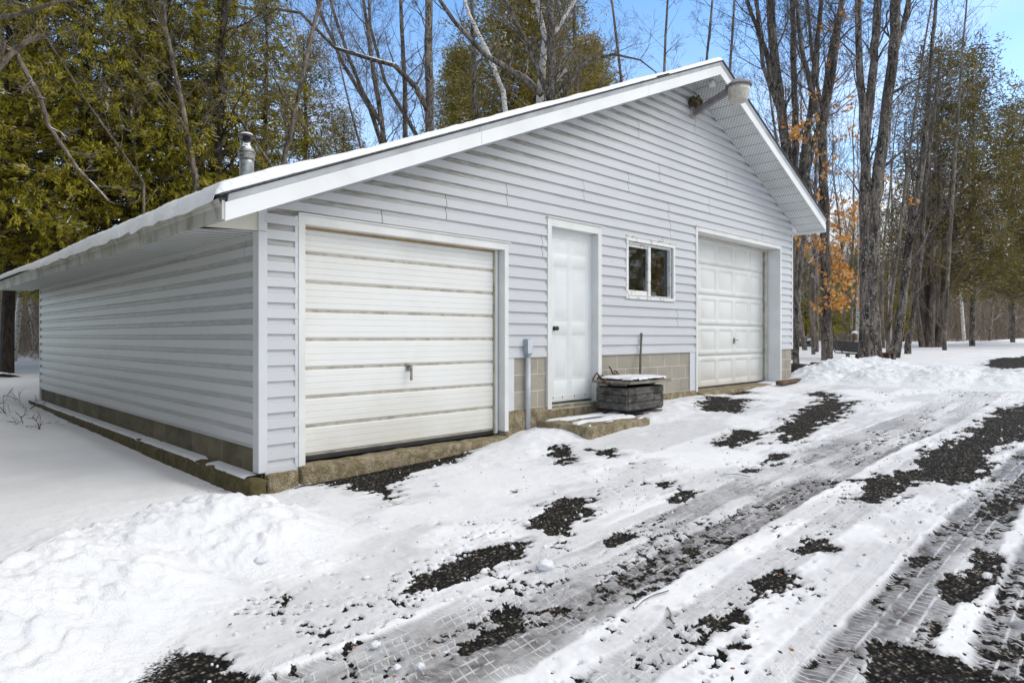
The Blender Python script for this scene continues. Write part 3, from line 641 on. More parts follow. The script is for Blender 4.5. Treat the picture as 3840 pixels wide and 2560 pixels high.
# sheathing behind the siding, closing the shell (openings kept free)
b = M()
b.prism([(.03, .1), (.376, .1), (.376, 2.38), (.03, 2.38)], .004, .11); b.prism([(2.87, .25), (3.648, .25), (3.648, 2.38), (2.87, 2.38)], .004, .10)
b.prism([(.01, 2.38), (3.66, 2.38), (3.66, 3.90), (.01, 2.40)], .004, .10)
b.prism([(3.66, 2.735), (4.60, 2.735), (4.60, 4.20), (3.66, 3.90)], .004, .10); b.prism([(4.608, .4), (5.30, .4), (5.30, 4.50), (4.608, 4.20)], .004, .10)
b.prism([(5.30, .4), (6.46, .4), (6.46, 1.94), (5.30, 1.94)], .004, .10); b.prism([(5.30, 2.70), (6.46, 2.70), (6.46, 5.05), (5.30, 4.50)], .004, .10)
b.prism([(6.46, .4), (7.19, .4), (7.19, 5.15), (6.96, 5.30), (6.46, 5.05)], .004, .10)
b.prism([(7.22, 3.06), (10.34, 3.06), (10.34, 3.80), (7.22, 5.15)], .004, .10); b.prism([(10.38, .4), (10.94, .4), (10.94, 3.55), (10.38, 3.80)], .004, .10)
b.box((.03, .11, .1), (.10, 9.3, 2.3)); b.box((10.85, .10, .1), (10.94, 9.3, 3.55)); b.prism([(.10, .1), (10.85, .1), (10.85, 3.6), (6.96, 5.28), (.10, 2.4)], 9.2, 9.298)
b.build('wall', MAT['dark'], gar)
b = M(); b.box((10.945, .02, 1.1), (10.962, 9.3, 3.6)); b.prism([(.02, .4), (10.94, .4), (10.94, 3.6), (6.96, 5.28), (.02, 2.36)], 9.30, 9.315); b.build('rear_siding', MAT['bluetrim'], gar)
# block walls
M().box((.006, .0, .05), (.028, 9.28, .41)).build('block_wall', MAT['damp'], gar)
for a, c_ in ((2.87, 3.648), (4.608, 7.19), (10.38, 10.955)):
    M().box((a, .003, .10), (c_, .09, 1.108)).build('block_wall', MAT['block'], gar)
M().box((10.94, .0035, .2), (10.956, 9.3, 1.1)).build('block_wall', MAT['block'], gar)
def rough_slab(name, a, b_, mat, seed, amp=.012, st=.05, parent=gar):
    """box with worn, uneven faces"""
    bm = bmesh.new(); bmesh.ops.create_cube(bm, size=1)
    for v in bm.verts: v.co = Vector([a[i] + (v.co[i] + .5) * (b_[i] - a[i]) for i in range(3)])
    L = [b_[i] - a[i] for i in range(3)]
    for ax in range(3):
        n = min(140, max(1, int(L[ax] / st)))
        for j in range(1, n):
            co = [0, 0, 0]; co[ax] = a[ax] + L[ax] * j / n; no = [0, 0, 0]; no[ax] = 1
            bmesh.ops.bisect_plane(bm, geom=bm.verts[:] + bm.edges[:] + bm.faces[:], plane_co=co, plane_no=no)
    rnd = random.Random(seed); from mathutils import noise as mn
    for v in bm.verts:
        e = sum(1 for i in range(3) if abs(v.co[i] - a[i]) < 1e-4 or abs(v.co[i] - b_[i]) < 1e-4)
        cen = Vector([(a[i] + b_[i]) / 2 for i in range(3)]); d = mn.noise_vector(v.co * 9 + Vector((seed, 0, 0))) * amp + mn.noise_vector(v.co * 2.5) * amp
        v.co += d
        if e >= 2:
            for i in range(3):
                if abs(v.co[i] - a[i]) < amp * 3: v.co[i] += amp * (.6 + .6 * rnd.random())
                elif abs(v.co[i] - b_[i]) < amp * 3: v.co[i] -= amp * (.6 + .6 * rnd.random())
    me = bpy.data.meshes.new(name); bm.to_mesh(me); bm.free(); me.materials.append(mat)
    me.polygons.foreach_set('use_smooth', [True] * len(me.polygons)); o = link(name, me, parent); return o
rough_slab('footing', (-.135, -.115, -.12), (.012, 9.68, .172), MAT['moss2'], 1, .010, .06)
rough_slab('footing', (.02, -.11, -.12), (.30, .002, .195), MAT['moss'], 2, .008, .05)
rough_slab('sill', (.325, -.10, -.05), (2.90, .14, .215), MAT['moss'], 3, .010, .05)
rough_slab('footing', (2.86, -.028, .1), (7.2, .0025, .49), MAT['moss'], 4, .005, .05)
rough_slab('sill', (7.17, -.12, .15), (10.5, .45, .455), MAT['moss'], 5, .008, .06)
# corner posts and joints
b = M(); b.box((-.030, -.030, .20), (.048, .085, 2.237)); b.build('corner_post', MAT['bluetrim'], gar, bevel=.004)
b = M(); b.box((10.93, -.024, 1.10), (10.985, .06, 3.64)); b.build('corner_post', MAT['bluetrim'], gar, bevel=.004)
b = M(); b.box((-.022, 9.27, .2), (.03, 9.33, 2.237)); b.build('corner_post', MAT['bluetrim'], gar)
b = M(); b.box((.300, -.022, .212), (.331, .0, 2.41)); b.build('trim_strip', MAT['bluetrim'], gar, bevel=.002)
# doors, frames -------------------------------------------------
def frame(name, x0, x1, z0, z1, w, wt, yo, dep, jamb=True, mat='trim', zl=None, parent=gar):
    """flat casing round an opening with returns back to the door"""
    zl = z0 if zl is None else zl; b = M()
    b.box((x0, yo, zl), (x0 + w, .004, z1)); b.box((x1 - w, yo, z0), (x1, .004, z1)); b.box((x0 + w, yo + .0006, z1 - wt), (x1 - w, .004, z1))
    b.box((x0 + w - .014, .004, zl), (x0 + w - .002, dep, z1 - wt)); b.box((x1 - w + .002, .004, z0), (x1 - w + .014, dep, z1 - wt)); b.box((x0 + w, .004, z1 - wt + .002), (x1 - w, dep, z1 - wt + .014))
    b.box((x0 - .004, yo - .016, z1), (x1 + .024, .004, z1 + .013))     # drip cap
    return b.build(name, MAT[mat], parent, bevel=.002)
def relief(name, xs, zs, hf, y, mat, parent):
    xs = sorted(set(round(v, 5) for v in xs)); zs = sorted(set(round(v, 5) for v in zs)); X, Z = np.meshgrid(xs, zs)
    Hh = np.array([[hf(a, c_) for a in xs] for c_ in zs]); nx, nz_ = len(xs), len(zs)
    V = np.stack([X.ravel(), y - Hh.ravel(), Z.ravel()], 1); i = np.arange((nz_ - 1) * (nx - 1)); r, c_ = i // (nx - 1), i % (nx - 1); a = r * nx + c_
    me = npmesh(name, V, np.stack([a, a + 1, a + nx + 1, a + nx], 1), MAT[mat], None, False); return link(name, me, parent)
def panel_h(P, x, z, g=.022, dep=.008):
    for x0, x1, z0, z1 in P:
        d = min(x - x0, x1 - x, z - z0, z1 - z)
        if d >= -1e-6:
            if d < g * .5: return -dep * d / (g * .5)
            if d < g: return -dep
            if d < g * 2.2: return -dep + (dep + .001) * (d - g) / (g * 1.2)
            return .001
    return 0.
def panel_breaks(P, g=.022):
    xs = []; zs = []
    for x0, x1, z0, z1 in P:
        for k in (0, .5, 1, 2.2): xs += [x0 + k * g, x1 - k * g]; zs += [z0 + k * g, z1 - k * g]
    return xs, zs
# garage door one
frame('door_frame', .331, 2.915, .262, 2.425, .062, .082, -.030, .12, zl=.15)
d1 = M()
zt = [.272 + .2625 * k for k in range(8)]
for k in range(8):
    z0, z1 = zt[k] + .013, zt[k] + .2495
    if k == 7: z1 = 2.330
    n = 3; g_ = .004; hh = (z1 - z0) / 4
    pr = [(z0, .116)]; pr.append((z0 + .012, .104))
    for j in range(1, 4): zz = z0 + hh * j; pr += [(zz - g_, .104), (zz, .1085), (zz + g_, .104)]
    pr += [(z1 - .012, .104), (z1, .116)]
    vs_ = [(x, yv, z) for z, yv in pr for x in (.40, 2.80)]
    d1.add(vs_, [(2 * i, 2 * i + 1, 2 * i + 3, 2 * i + 2) for i in range(len(pr) - 1)])
gd = d1.build('garage_door', MAT['gdoor'], gar)
b = M(); b.box((.38, .116, .262), (2.80, .14, 2.34)); b.build('door_joint', MAT['seam'], gd)
b = M(); b.box((.40, .098, .225), (2.80, .128, .2705)); b.build('bottom_seal', MAT['rubber'], gd, bevel=.006)
b = M(); b.box((.39, .090, 2.330), (2.80, .116, 2.362)); b.build('header_strip', MAT['strip'], gar)
b = M(); b.box((2.79, .085, .23), (2.805, .12, 2.343)); b.build('door_stop', MAT['dirty'], gar)
b = M(); b.box((2.8055, .075, .235), (2.84, .119, 2.343)); b.build('jamb', MAT['trim'], gar)
b = M(); b.box((.39, .142, .1), (2.85, .16, .30)); b.build('floor_gap', MAT['dark'], gar)
h = M(); h.box((1.565, .093, 1.0), (1.625, .104, 1.075)); h.box((1.585, .055, 1.03), (1.605, .093, 1.06)); h.box((1.582, .040, .905), (1.608, .055, 1.068)); h.build('handle', MAT['metal'], gd, bevel=.004)
# pale panel under the siding beside door one and door two
M().box((2.918, -.012, .20), (3.022, .0, 1.104)).build('cover_panel', MAT['bluetrim'], gar, bevel=.002)
M().box((6.986, -.012, .46), (7.152, .0, 1.104)).build('cover_panel', MAT['bluetrim'], gar, bevel=.002)
# entrance door
frame('door_frame', 3.588, 4.668, .455, 2.815, .075, .10, -.032, .10)
P = [(3.735, 3.735 + .255, 2.405, 2.592), (4.175, 4.46, 2.405, 2.592), (3.735, 3.99, 1.54, 2.235), (4.175, 4.46, 1.54, 2.235), (3.735, 3.99, .795, 1.37), (4.175, 4.46, .795, 1.37)]
P = [(a + .085 if a < 4 else a, b_ + .10 if a < 4 else b_, c_, d_) for a, b_, c_, d_ in P]
bx_, bz_ = panel_breaks(P)
dr = relief('door', bx_ + [3.66, 4.598], bz_ + [.52, 2.722], lambda x, z: panel_h(P, x, z), .085, 'door', gar)
b = M(); b.box((3.66, .086, .52), (4.598, .12, 2.722)); b.build('door_core', MAT['door'], dr)
b = M(); b.lathe([(0.001, 0), (.030, .002), (.030, .008), (.012, .012), (.012, .035), (.026, .042), (.030, .055), (.022, .068), (.001, .072)], 0, 0, 18)
kn = b.build('knob', MAT['blackmetal'], dr, smooth=True); kn.rotation_euler = (R(90), 0, 0); kn.location = (3.835, .086, 1.455)
b = M(); b.box((3.662, .072, .535), (4.598, .085, .60)); sw = b.build('door_sweep', MAT['trim'], dr)
for xx in (3.80, 3.98, 4.22, 4.44): M().box((xx - .004, .069, .565), (xx + .004, .0725, .592)).build('screw', MAT['blackmetal'], sw)
b = M(); b.add([(3.664, -.03, .462), (4.59, -.03, .462), (4.59, .10, .50), (3.664, .10, .50), (3.664, -.03, .44), (4.59, -.03, .44)], [(0, 1, 2, 3), (4, 5, 1, 0)]); b.build('threshold', paint('worn_sill', (.42, .40, .33), (.28, .25, .18), .6, 10), gar)
b = M(); b.box((4.5985, .06, .5), (4.603, .1, 2.72)); b.build('door_stop', MAT['dirty'], gar)
# garage door two
frame('door_frame', 7.152, 10.418, .46, 3.128, .055, .075, -.030, .32, zl=.462)
xs0 = [7.27 + .633 * k for k in range(5)]
zl = [.484 + .5285 * k for k in range(4)]; ztop = [2.614, 3.05]
d2p = []
for k in range(5):
    zb_, zt_ = (.484 + .532 * k, .484 + .532 * (k + 1)) if k < 4 else (2.612, 3.09)
    for x0 in xs0: d2p.append((x0 + .012, x0 + .52, zb_ + .085, zt_ - .085))
def h2(x, z):
    for k in range(1, 5):
        if abs(z - (.484 + .532 * k)) < .0035: return -.012
    return panel_h(d2p, x, z, .03, .012)
bx_, bz_ = panel_breaks(d2p, .03); 
for k in range(1, 5): zz = .484 + .532 * k; bz_ += [zz - .006, zz - .003, zz, zz + .003, zz + .006]
gd2 = relief('garage_door', bx_ + [7.21, 10.34], bz_ + [.484, 3.09], h2, .315, 'gdoor2', gar)
M().box((7.21, .329, .484), (10.34, .36, 3.09)).build('door_core', MAT['dirty'], gd2)
M().box((7.21, .310, .455), (10.34, .335, .483)).build('bottom_seal', MAT['rubber'], gd2)
h = M(); h.box((9.10, .300, 1.22), (9.155, .314, 1.33)); h.tube([(9.127, .30, 1.285), (9.127, .27, 1.285)], .012); h.box((9.06, .258, 1.275), (9.19, .272, 1.297)); h.build('handle', MAT['metal'], gd2, bevel=.003)
M().box((10.341, .27, .46), (10.349, .32, 3.06)).build('door_stop', MAT['dirty'], gar)
b = M(); b.box((10.325, .22, .47), (10.341, .268, 3.06)); b.box((7.22, .22, 3.028), (10.325, .268, 3.048)); b.build('jamb', paint('aged_white_jamb', (.58, .56, .50), (.42, .38, .3), .6, 8), gar)
# window
win = M(); win.box((5.24, -.028, 1.885), (5.292, .004, 2.765)); win.box((6.474, -.028, 1.885), (6.525, .004, 2.765)); win.box((5.292, -.028, 2.705), (6.474, .004, 2.765)); win.box((5.292, -.036, 1.885), (6.474, .004, 1.93))
win.box((5.232, -.04, 2.765), (6.545, .004, 2.778)); wn_ = win.build('window', MAT['oldwhite'], gar, bevel=.003)
b = M(); b.box((5.292, .004, 1.93), (5.33, .075, 2.705)); b.box((6.44, .004, 1.93), (6.474, .075, 2.705)); b.box((5.33, .004, 2.675), (6.44, .075, 2.705)); b.box((5.33, .004, 1.93), (6.44, .075, 1.952))
b.box((5.33, .03, 1.952), (5.845, .052, 2.015)); b.box((5.33, .03, 2.635), (5.845, .052, 2.675)); b.box((5.33, .03, 2.015), (5.375, .052, 2.635)); b.box((5.845, .012, 1.952), (5.91, .065, 2.675)); b.build('sash', MAT['oldwhite'], wn_, bevel=.002)
M().box((5.372, .041, 2.012), (5.85, .044, 2.638)).build('pane', MAT['glass'], wn_)
M().box((5.905, .0575, 1.95), (6.445, .0605, 2.68)).build('pane', MAT['glass'], wn_)
# things one sees behind the glass
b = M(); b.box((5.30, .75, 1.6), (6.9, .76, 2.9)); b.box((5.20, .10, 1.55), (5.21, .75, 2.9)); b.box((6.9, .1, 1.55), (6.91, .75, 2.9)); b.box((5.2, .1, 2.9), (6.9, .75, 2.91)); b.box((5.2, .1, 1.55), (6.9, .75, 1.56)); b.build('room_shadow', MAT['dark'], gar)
b = M(); b.box((5.86, .16, 1.60), (5.93, .25, 2.85)); b.box((6.50, .14, 1.60), (6.58, .23, 2.85)); b.build('stud', MAT['stud'], gar)
M().box((6.36, .2, 1.65), (6.47, .3, 2.6)).build('pipe', MAT['rust'], gar)
def blob(name, c_, s_, mat, seed, parent=None, n=3, amp=.25):
    bm = bmesh.new(); bmesh.ops.create_icosphere(bm, subdivisions=n, radius=1); from mathutils import noise as mn
    for v in bm.verts:
        f = 1 + amp * mn.noise(v.co * 1.9 + Vector((seed * 3.1, 0, 0))) + amp * .5 * mn.noise(v.co * 5 + Vector((0, seed * 2.3, 0)))
        v.co = Vector((v.co.x * s_[0] * f + c_[0], v.co.y * s_[1] * f + c_[1], v.co.z * s_[2] * f + c_[2]))
    me = bpy.data.meshes.new(name); bm.to_mesh(me); bm.free(); me.materials.append(mat); me.polygons.foreach_set('use_smooth', [True] * len(me.polygons)); return link(name, me, parent)
blob('insulation', (6.02, .18, 2.03), (.13, .06, .17), MAT['foil'], 3, gar); blob('insulation', (6.22, .2, 1.97), (.10, .06, .07), MAT['foil'], 5, gar); blob('rag', (6.33, .42, 2.17), (.06, .05, .1), MAT['yellowish'], 6, gar)
# roof ----------------------------------------------------------
YF = -.55
def rake_poly(xa, xb, top, bot):
    p = [(xa, rk(xa) + top)]
    if xa < XP < xb: p.append((XP, rk(XP) + top))
    p.append((xb, rk(xb) + top)); p.append((xb, rk(xb) + bot))
    if xa < XP < xb: p.append((XP, rk(XP) + bot))
    p.append((xa, rk(xa) + bot)); return p
def rake(name, xa, xb, top, bot, y0, y1, mat, parent):
    b = M()
    if xa < XP < xb:
        for a, c_ in ((xa, XP - .0015), (XP + .0015, xb)): b.prism([(a, rk(a) + top), (a, rk(a) + bot), (c_, rk(c_) + bot), (c_, rk(c_) + top)][::1], y0, y1)
    else: b.prism([(xa, rk(xa) + top), (xa, rk(xa) + bot), (xb, rk(xb) + bot), (xb, rk(xb) + top)], y0, y1)
    return b.build(name, mat, parent)
XL, XR = -.545, 11.32
roof = M()
for a, c_ in ((XL, XP), (XP, XR)): roof.prism([(a, rk(a) + .004), (a, rk(a) + .058), (c_, rk(c_) + .058), (c_, rk(c_) + .004)], YF + .02, YB + .55)
roof = roof.build('roof', MAT['shingle'], gar)
for seg in ((-.508, 2.02), (2.024, 5.0), (5.004, XP - .002), (XP + .002, 11.27)):
    rake('rake_board', seg[0], seg[1], 0., -.138, YF - .0, YF + .018, MAT['fascia'], gar)
for seg in ((-.49, 1.98), (1.985, 4.4), (4.404, XP - .002), (XP + .002, 11.27)):
    b = M(); (a, c_) = seg                                     # drip flashing leaning out over the rake board
    b.add([(a, YF - .002, rk(a) + .002), (c_, YF - .002, rk(c_) + .002), (c_, YF - .022, rk(c_) + .052), (a, YF - .022, rk(a) + .052), (a, YF + .02, rk(a) + .056), (c_, YF + .02, rk(c_) + .056), (a, YF + .02, rk(a) + .002), (c_, YF + .02, rk(c_) + .002)],
          [(0, 1, 2, 3), (3, 2, 5, 4), (6, 7, 1, 0), (0, 3, 4, 6), (1, 7, 5, 2)]); b.build('drip_edge', MAT['drip'], gar)
b = M()
for a, c_ in ((-.56, XP), (XP, 11.36)): b.prism([(a, rk(a) + .059), (a, rk(a) + .074), (c_, rk(c_) + .074), (c_, rk(c_) + .059)], YF - .042, YB + .56)
b.build('shingles', MAT['shingle'], roof)
b = M()                                                     # soffits under the rakes
for a, c_ in ((.0, XP), (XP, 10.97)):
    b.add([(a, YF + .018, rk(a) - .128), (c_, YF + .018, rk(c_) - .128), (c_, -.001, rk(c_) - .128), (a, -.001, rk(a) - .128)], [(0, 1, 2, 3)])
b.add([(-.5, YF + .018, rk(-.5) - .128), (0, YF + .018, rk(0) - .128), (0, -.001, rk(0) - .128), (-.5, -.001, rk(-.5) - .128)], [(0, 1, 2, 3)])
b.add([(10.97, YF + .018, rk(10.97) - .128), (11.27, YF + .018, rk(11.27) - .128), (11.27, -.001, rk(11.27) - .128), (10.97, -.001, rk(10.97) - .128)], [(0, 1, 2, 3)])
b.build('soffit', MAT['soffit_slot'], gar)
b = M()                                                     # moulding where soffit meets wall
for a, c_ in ((.05, XP), (XP, 10.96)): b.prism([(a, rk(a) - .130), (a, rk(a) - .158), (c_, rk(c_) - .158), (c_, rk(c_) - .130)], -.026, -.021)
b.build('soffit_moulding', MAT['drip'], gar)
b = M(); b.add([(-.50, .002, 2.222), (0.0, .002, 2.236), (0.0, YB + .4, 2.236), (-.50, YB + .4, 2.222)], [(0, 3, 2, 1)]); b.build('soffit', MAT['soffit_rib'], gar)
b = M(); b.prism([(-.50, 2.222), (-.026, 2.240), (-.026, rk(-.02) - .13), (-.50, rk(-.5) - .13)], -.004, .002); b.build('gable_return', MAT['cream'], gar)
b = M(); b.prism([(-.026, 2.24), (.0485, 2.24), (.0485, 2.50), (-.026, 2.47)], -.022, .0); b.build('trim_strip', MAT['bluetrim'], gar)
b = M()                                                     # eave board on the left, in lengths
for y0, y1 in ((YF + .001, 2.2), (2.204, 5.3), (5.304, 7.9), (7.904, YB + .25), (YB + .252, YB + .55)): b.box((-.532, y0, 2.205), (-.512, y1, 2.345))
b.build('eave_board', MAT['eave'], gar)
b = M()
for y0, y1 in ((YF - .002, 3.4), (3.404, 7.0), (7.004, YB + .55)): b.add([(-.533, y0, 2.30), (-.533, y1, 2.30), (-.560, y1, 2.352), (-.560, y0, 2.352), (-.50, y0, 2.357), (-.50, y1, 2.357)], [(0, 1, 2, 3), (3, 2, 5, 4)])
b.build('drip_edge', MAT['eave'], gar)
b = M(); b.box((11.28, YF, 3.43), (11.30, YB + .55, 3.585)); b.build('eave_board', MAT['fascia'], gar)
b = M(); b.add([(10.985, -.002, 3.474), (11.28, -.002, 3.452), (11.28, YB, 3.452), (10.985, YB, 3.474)], [(0, 1, 2, 3)]); b.build('soffit', MAT['soffit_rib'], gar)
b = M(); b.prism([(10.986, 3.474), (11.28, 3.452), (11.28, rk(11.28) - .13), (10.986, rk(10.986) - .13)], -.004, .001); b.build('gable_return', MAT['fascia'], gar)
# flue pipe
cx, cy = 1.577, 4.0; zr = rk(cx) + .07
ch = M().lathe([(.098, zr - .05), (.098, zr + .56), (.100, zr + .565), (.100, zr + .575), (.098, zr + .58), (.098, zr + .63)], cx, cy, 28).build('chimney', MAT['galv'], roof, smooth=True)
M().lathe([(.100, zr + .615), (.120, zr + .62), (.120, zr + .625), (.112, zr + .632), (.114, zr + .675), (.122, zr + .68), (.122, zr + .688), (.106, zr + .69), (.106, zr + .715), (.124, zr + .718), (.124, zr + .730), (.114, zr + .735)], cx, cy, 28).build('collar', MAT['metal'], ch)
M().lathe([(.116, zr + .735), (.062, zr + .815), (.058, zr + .82), (.058, zr + .925)], cx, cy, 28).build('cone', MAT['chrome'], ch, smooth=True)
M().lathe([(.05, zr + .925), (.118, zr + .94), (.115, zr + .955), (.05, zr + .985)], cx, cy, 28).build('cap', MAT['blackmetal'], ch)
b = M(); b.lathe([(.096, zr + .966), (.085, zr + .985), (.06, zr + .998), (.02, zr + 1.003)], cx, cy, 24); tag(b.build('cap_snow', MAT['snow'], None, smooth=True), 'small cap of snow lying on the metal flue pipe', 'snow', None, 'stuff')
# roof snow
def roof_snow():
    xs = np.concatenate([np.linspace(-.64, -.44, 12), np.linspace(-.42, 6.9, 210), np.linspace(6.93, 7.02, 5)]); ys = np.concatenate([np.linspace(YF - .035, YF + .12, 10), np.linspace(YF + .15, YB + .53, 260)])
    X, Y = np.meshgrid(xs, ys); x, y = X.ravel(), Y.ravel()
    ler = -.605 + .045 * (vnoise(x * 0, y * 1.9, 304) - .5) + .03 * (vnoise(0 * x, y * 7, 305) - .5); x = np.where(x < -.42, -.42 - (-.42 - x) / .22 * (-.42 - ler), x); zr_ = 5.50 - .424 * np.abs(XP - x) + .073
    th = .058 + .022 * (fbm(x * 1.5, y * 1.5, 301, 3) - .5) + .010 * (vnoise(x * 14, y * 14, 302) - .5)
    th += .018 * sstep(.9, -.4, x) * sstep(6.5, 3.0, y) + .02 * sstep(.6, -.4, x)
    fe = YF - .03 + .018 * (vnoise(x * 2.5, 0 * y, 303) - .5)
    d = np.minimum(y - fe, YB + .54 - y); e1 = np.sqrt(np.clip(d / .05, 0, 1))
    le = ler; dl = x - le; e2 = np.sqrt(np.clip(dl / .06, 0, 1))
    e3 = np.sqrt(np.clip((7.0 - x) / .06, 0, 1)); ee = np.minimum(np.minimum(e1, e2), e3); z = zr_ + th * ee
    droop = sstep(-.50, -.60, x); z -= droop * (.035 + .035 * vnoise(0 * x, y * 5, 306)) * sstep(7.8, 5.5, y)
    ok = (d > -.012) & (dl > -.5); z = np.where(d < 0, zr_ - .001, z)
    nx, ny = len(xs), len(ys); i = np.arange((ny - 1) * (nx - 1)); r, c_ = i // (nx - 1), i % (nx - 1); a = r * nx + c_
    F = np.stack([a, a + 1, a + nx + 1, a + nx], 1); F = F[ok[F].all(1)]
    tag(link('roof_snow', npmesh('roof_snow', np.stack([x, y, z], 1), F, MAT['roofsnow'])), 'white layer of snow along the left slope of the garage roof', 'snow', None, 'stuff')
    # thin remains on the right slope
    xs = np.linspace(7.0, 11.2, 120); ys = np.linspace(.25, YB + .4, 120); X, Y = np.meshgrid(xs, ys); x, y = X.ravel(), Y.ravel()
    z = 5.50 - .437 * (x - XP) + .075 + .045 * np.sqrt(np.clip(np.minimum(np.minimum(y - .25, YB + .4 - y), np.minimum(x - 7.0, 11.2 - x)) / .15, 0, 1)) * (.6 + .6 * fbm(x, y, 311, 3))
    nx, ny = len(xs), len(ys); i = np.arange((ny - 1) * (nx - 1)); r, c_ = i // (nx - 1), i % (nx - 1); a = r * nx + c_
    tag(link('roof_snow', npmesh('roof_snow', np.stack([x, y, z], 1), np.stack([a, a + 1, a + nx + 1, a + nx], 1), MAT['roofsnow'])), 'thin snow left on the right slope of the garage roof', 'snow', None, 'stuff')
    # strip on the footing ledge
    xs = np.linspace(-.128, .01, 10); ys = np.linspace(.02, 9.62, 500); X, Y = np.meshgrid(xs, ys); x, y = X.ravel(), Y.ravel()
    t = (x + .128) / .138; cov = sstep(.30, .5, vnoise(0 * x, y * 2.6, 321) * .7 + .3 * vnoise(x * 8, y * 9, 322) + .25 * sstep(1, 6, y) + .1)
    z = .172 - .008 + .02 * np.sqrt(np.clip(np.minimum(t, 1.15 - t) * 5, 0, 1)) * cov - .012 * (1 - cov)
    nx, ny = len(xs), len(ys); i = np.arange((ny - 1) * (nx - 1)); r, c_ = i // (nx - 1), i % (nx - 1); a = r * nx + c_
    tag(link('ledge_snow', npmesh('ledge_snow', np.stack([x, y, z], 1), np.stack([a, a + 1, a + nx + 1, a + nx], 1), MAT['snow'])), 'thin line of snow on the footing ledge of the side wall', 'snow', None, 'stuff')
roof_snow()
# conduit on the wall
b = M(); b.tube([(3.222, -.045, .26), (3.222, -.045, 1.12)], .030, 18); cd = b.build('conduit_pipe', MAT['pipe'], gar, smooth=True)
b = M(); b.box((3.168, -.085, 1.13), (3.262, -.002, 1.325)); b.tube([(3.222, -.045, 1.095), (3.222, -.045, 1.135)], .036, 18); b.build('junction_box', MAT['greybox'], cd, bevel=.018)
b = M(); b.box((3.172, -.094, 1.150), (3.258, -.085, 1.315)); cv = b.build('cover_plate', MAT['pipe'], cd, bevel=.016)
# yard lamp on the gable
lamp = empty('yard_lamp', (7.04, 0, 4.95), 'barn light with grey cone hood and ribbed glass below the gable peak', 'lamp')
b = M(); b.box((6.985, -.03, 4.84), (7.10, -.018, 5.06)); b.box((6.985, -.06, 4.84), (6.997, -.03, 5.06)); b.build('bracket', MAT['drip'], lamp)
def beam(p, q, w, h_, t=.012):
    p, q = Vector(p), Vector(q); d = (q - p).normalized(); s_ = Vector((1, 0, 0)); u = s_.cross(d).normalized(); b = M()
    def bar(o1, o2, a, c_):
        pts = [P_ + s_ * x + u * z for P_ in (p, q) for x, z in ((a[0], a[1]), (c_[0], a[1]), (c_[0], c_[1]), (a[0], c_[1]))]
        b.add(pts, [(0, 1, 2, 3), (7, 6, 5, 4), (0, 4, 5, 1), (1, 5, 6, 2), (2, 6, 7, 3), (3, 7, 4, 0)])
    bar(0, 0, (-w / 2, -h_ / 2), (-w / 2 + t, h_ / 2)); bar(0, 0, (-w / 2 + t, h_ / 2 - t), (w / 2, h_ / 2)); bar(0, 0, (-w / 2 + t, -h_ / 2), (w / 2, -h_ / 2 + t)); return b
beam((7.04, -.035, 4.905), (7.04, -.66, 5.115), .07, .085).build('arm', MAT['lampmetal'], lamp)
lx, ly = 7.04, -.80
M().lathe([(.19, 5.128), (.195, 5.142), (.185, 5.150), (.06, 5.245), (.02, 5.255)], lx, ly, 36).build('hood', MAT['lampmetal'], lamp, smooth=False)
M().lathe([(.165, 5.135), (.160, 5.06), (.138, 4.925), (.128, 4.905), (.09, 4.893), (.02, 4.890)], lx, ly, 36).build('lens', MAT['lens'], lamp, smooth=True)
M().lathe([(.03, 5.235), (.055, 5.24), (.055, 5.30), (.04, 5.335), (.01, 5.34)], 7.04, -.36, 18).build('photocell', MAT['white_plastic'], lamp, smooth=True)
# bird nest on the bracket
ns = empty('bird_nest', (7.02, -.09, 5.06), 'small brown birds nest wedged on the lamp bracket', 'nest')
o = blob('nest_cup', (7.00, -.10, 5.06), (.115, .085, .085), MAT['nest'], 9, None, 4, .5); o.parent = ns; o.matrix_parent_inverse = Matrix.Translation(-ns.location)
b = M(); rr = random.Random(5)
for k in range(46):
    a = Vector((7.00 + rr.uniform(-.11, .11), -.10 + rr.uniform(-.10, .05), 5.04 + rr.uniform(-.08, .06))); e = a + Vector((rr.uniform(-.06, .06), rr.uniform(-.04, .02), rr.uniform(-.20, .02)))
    b.tube([a, (a + e) / 2 + Vector((rr.uniform(-.02, .02), 0, 0)), e], .0025, 3, cap=False)
b.tube([(7.08, -.05, 4.95), (7.085, -.05, 4.8), (7.08, -.045, 4.62)], .0025, 3)
b.build('straw', MAT['straw'], ns)

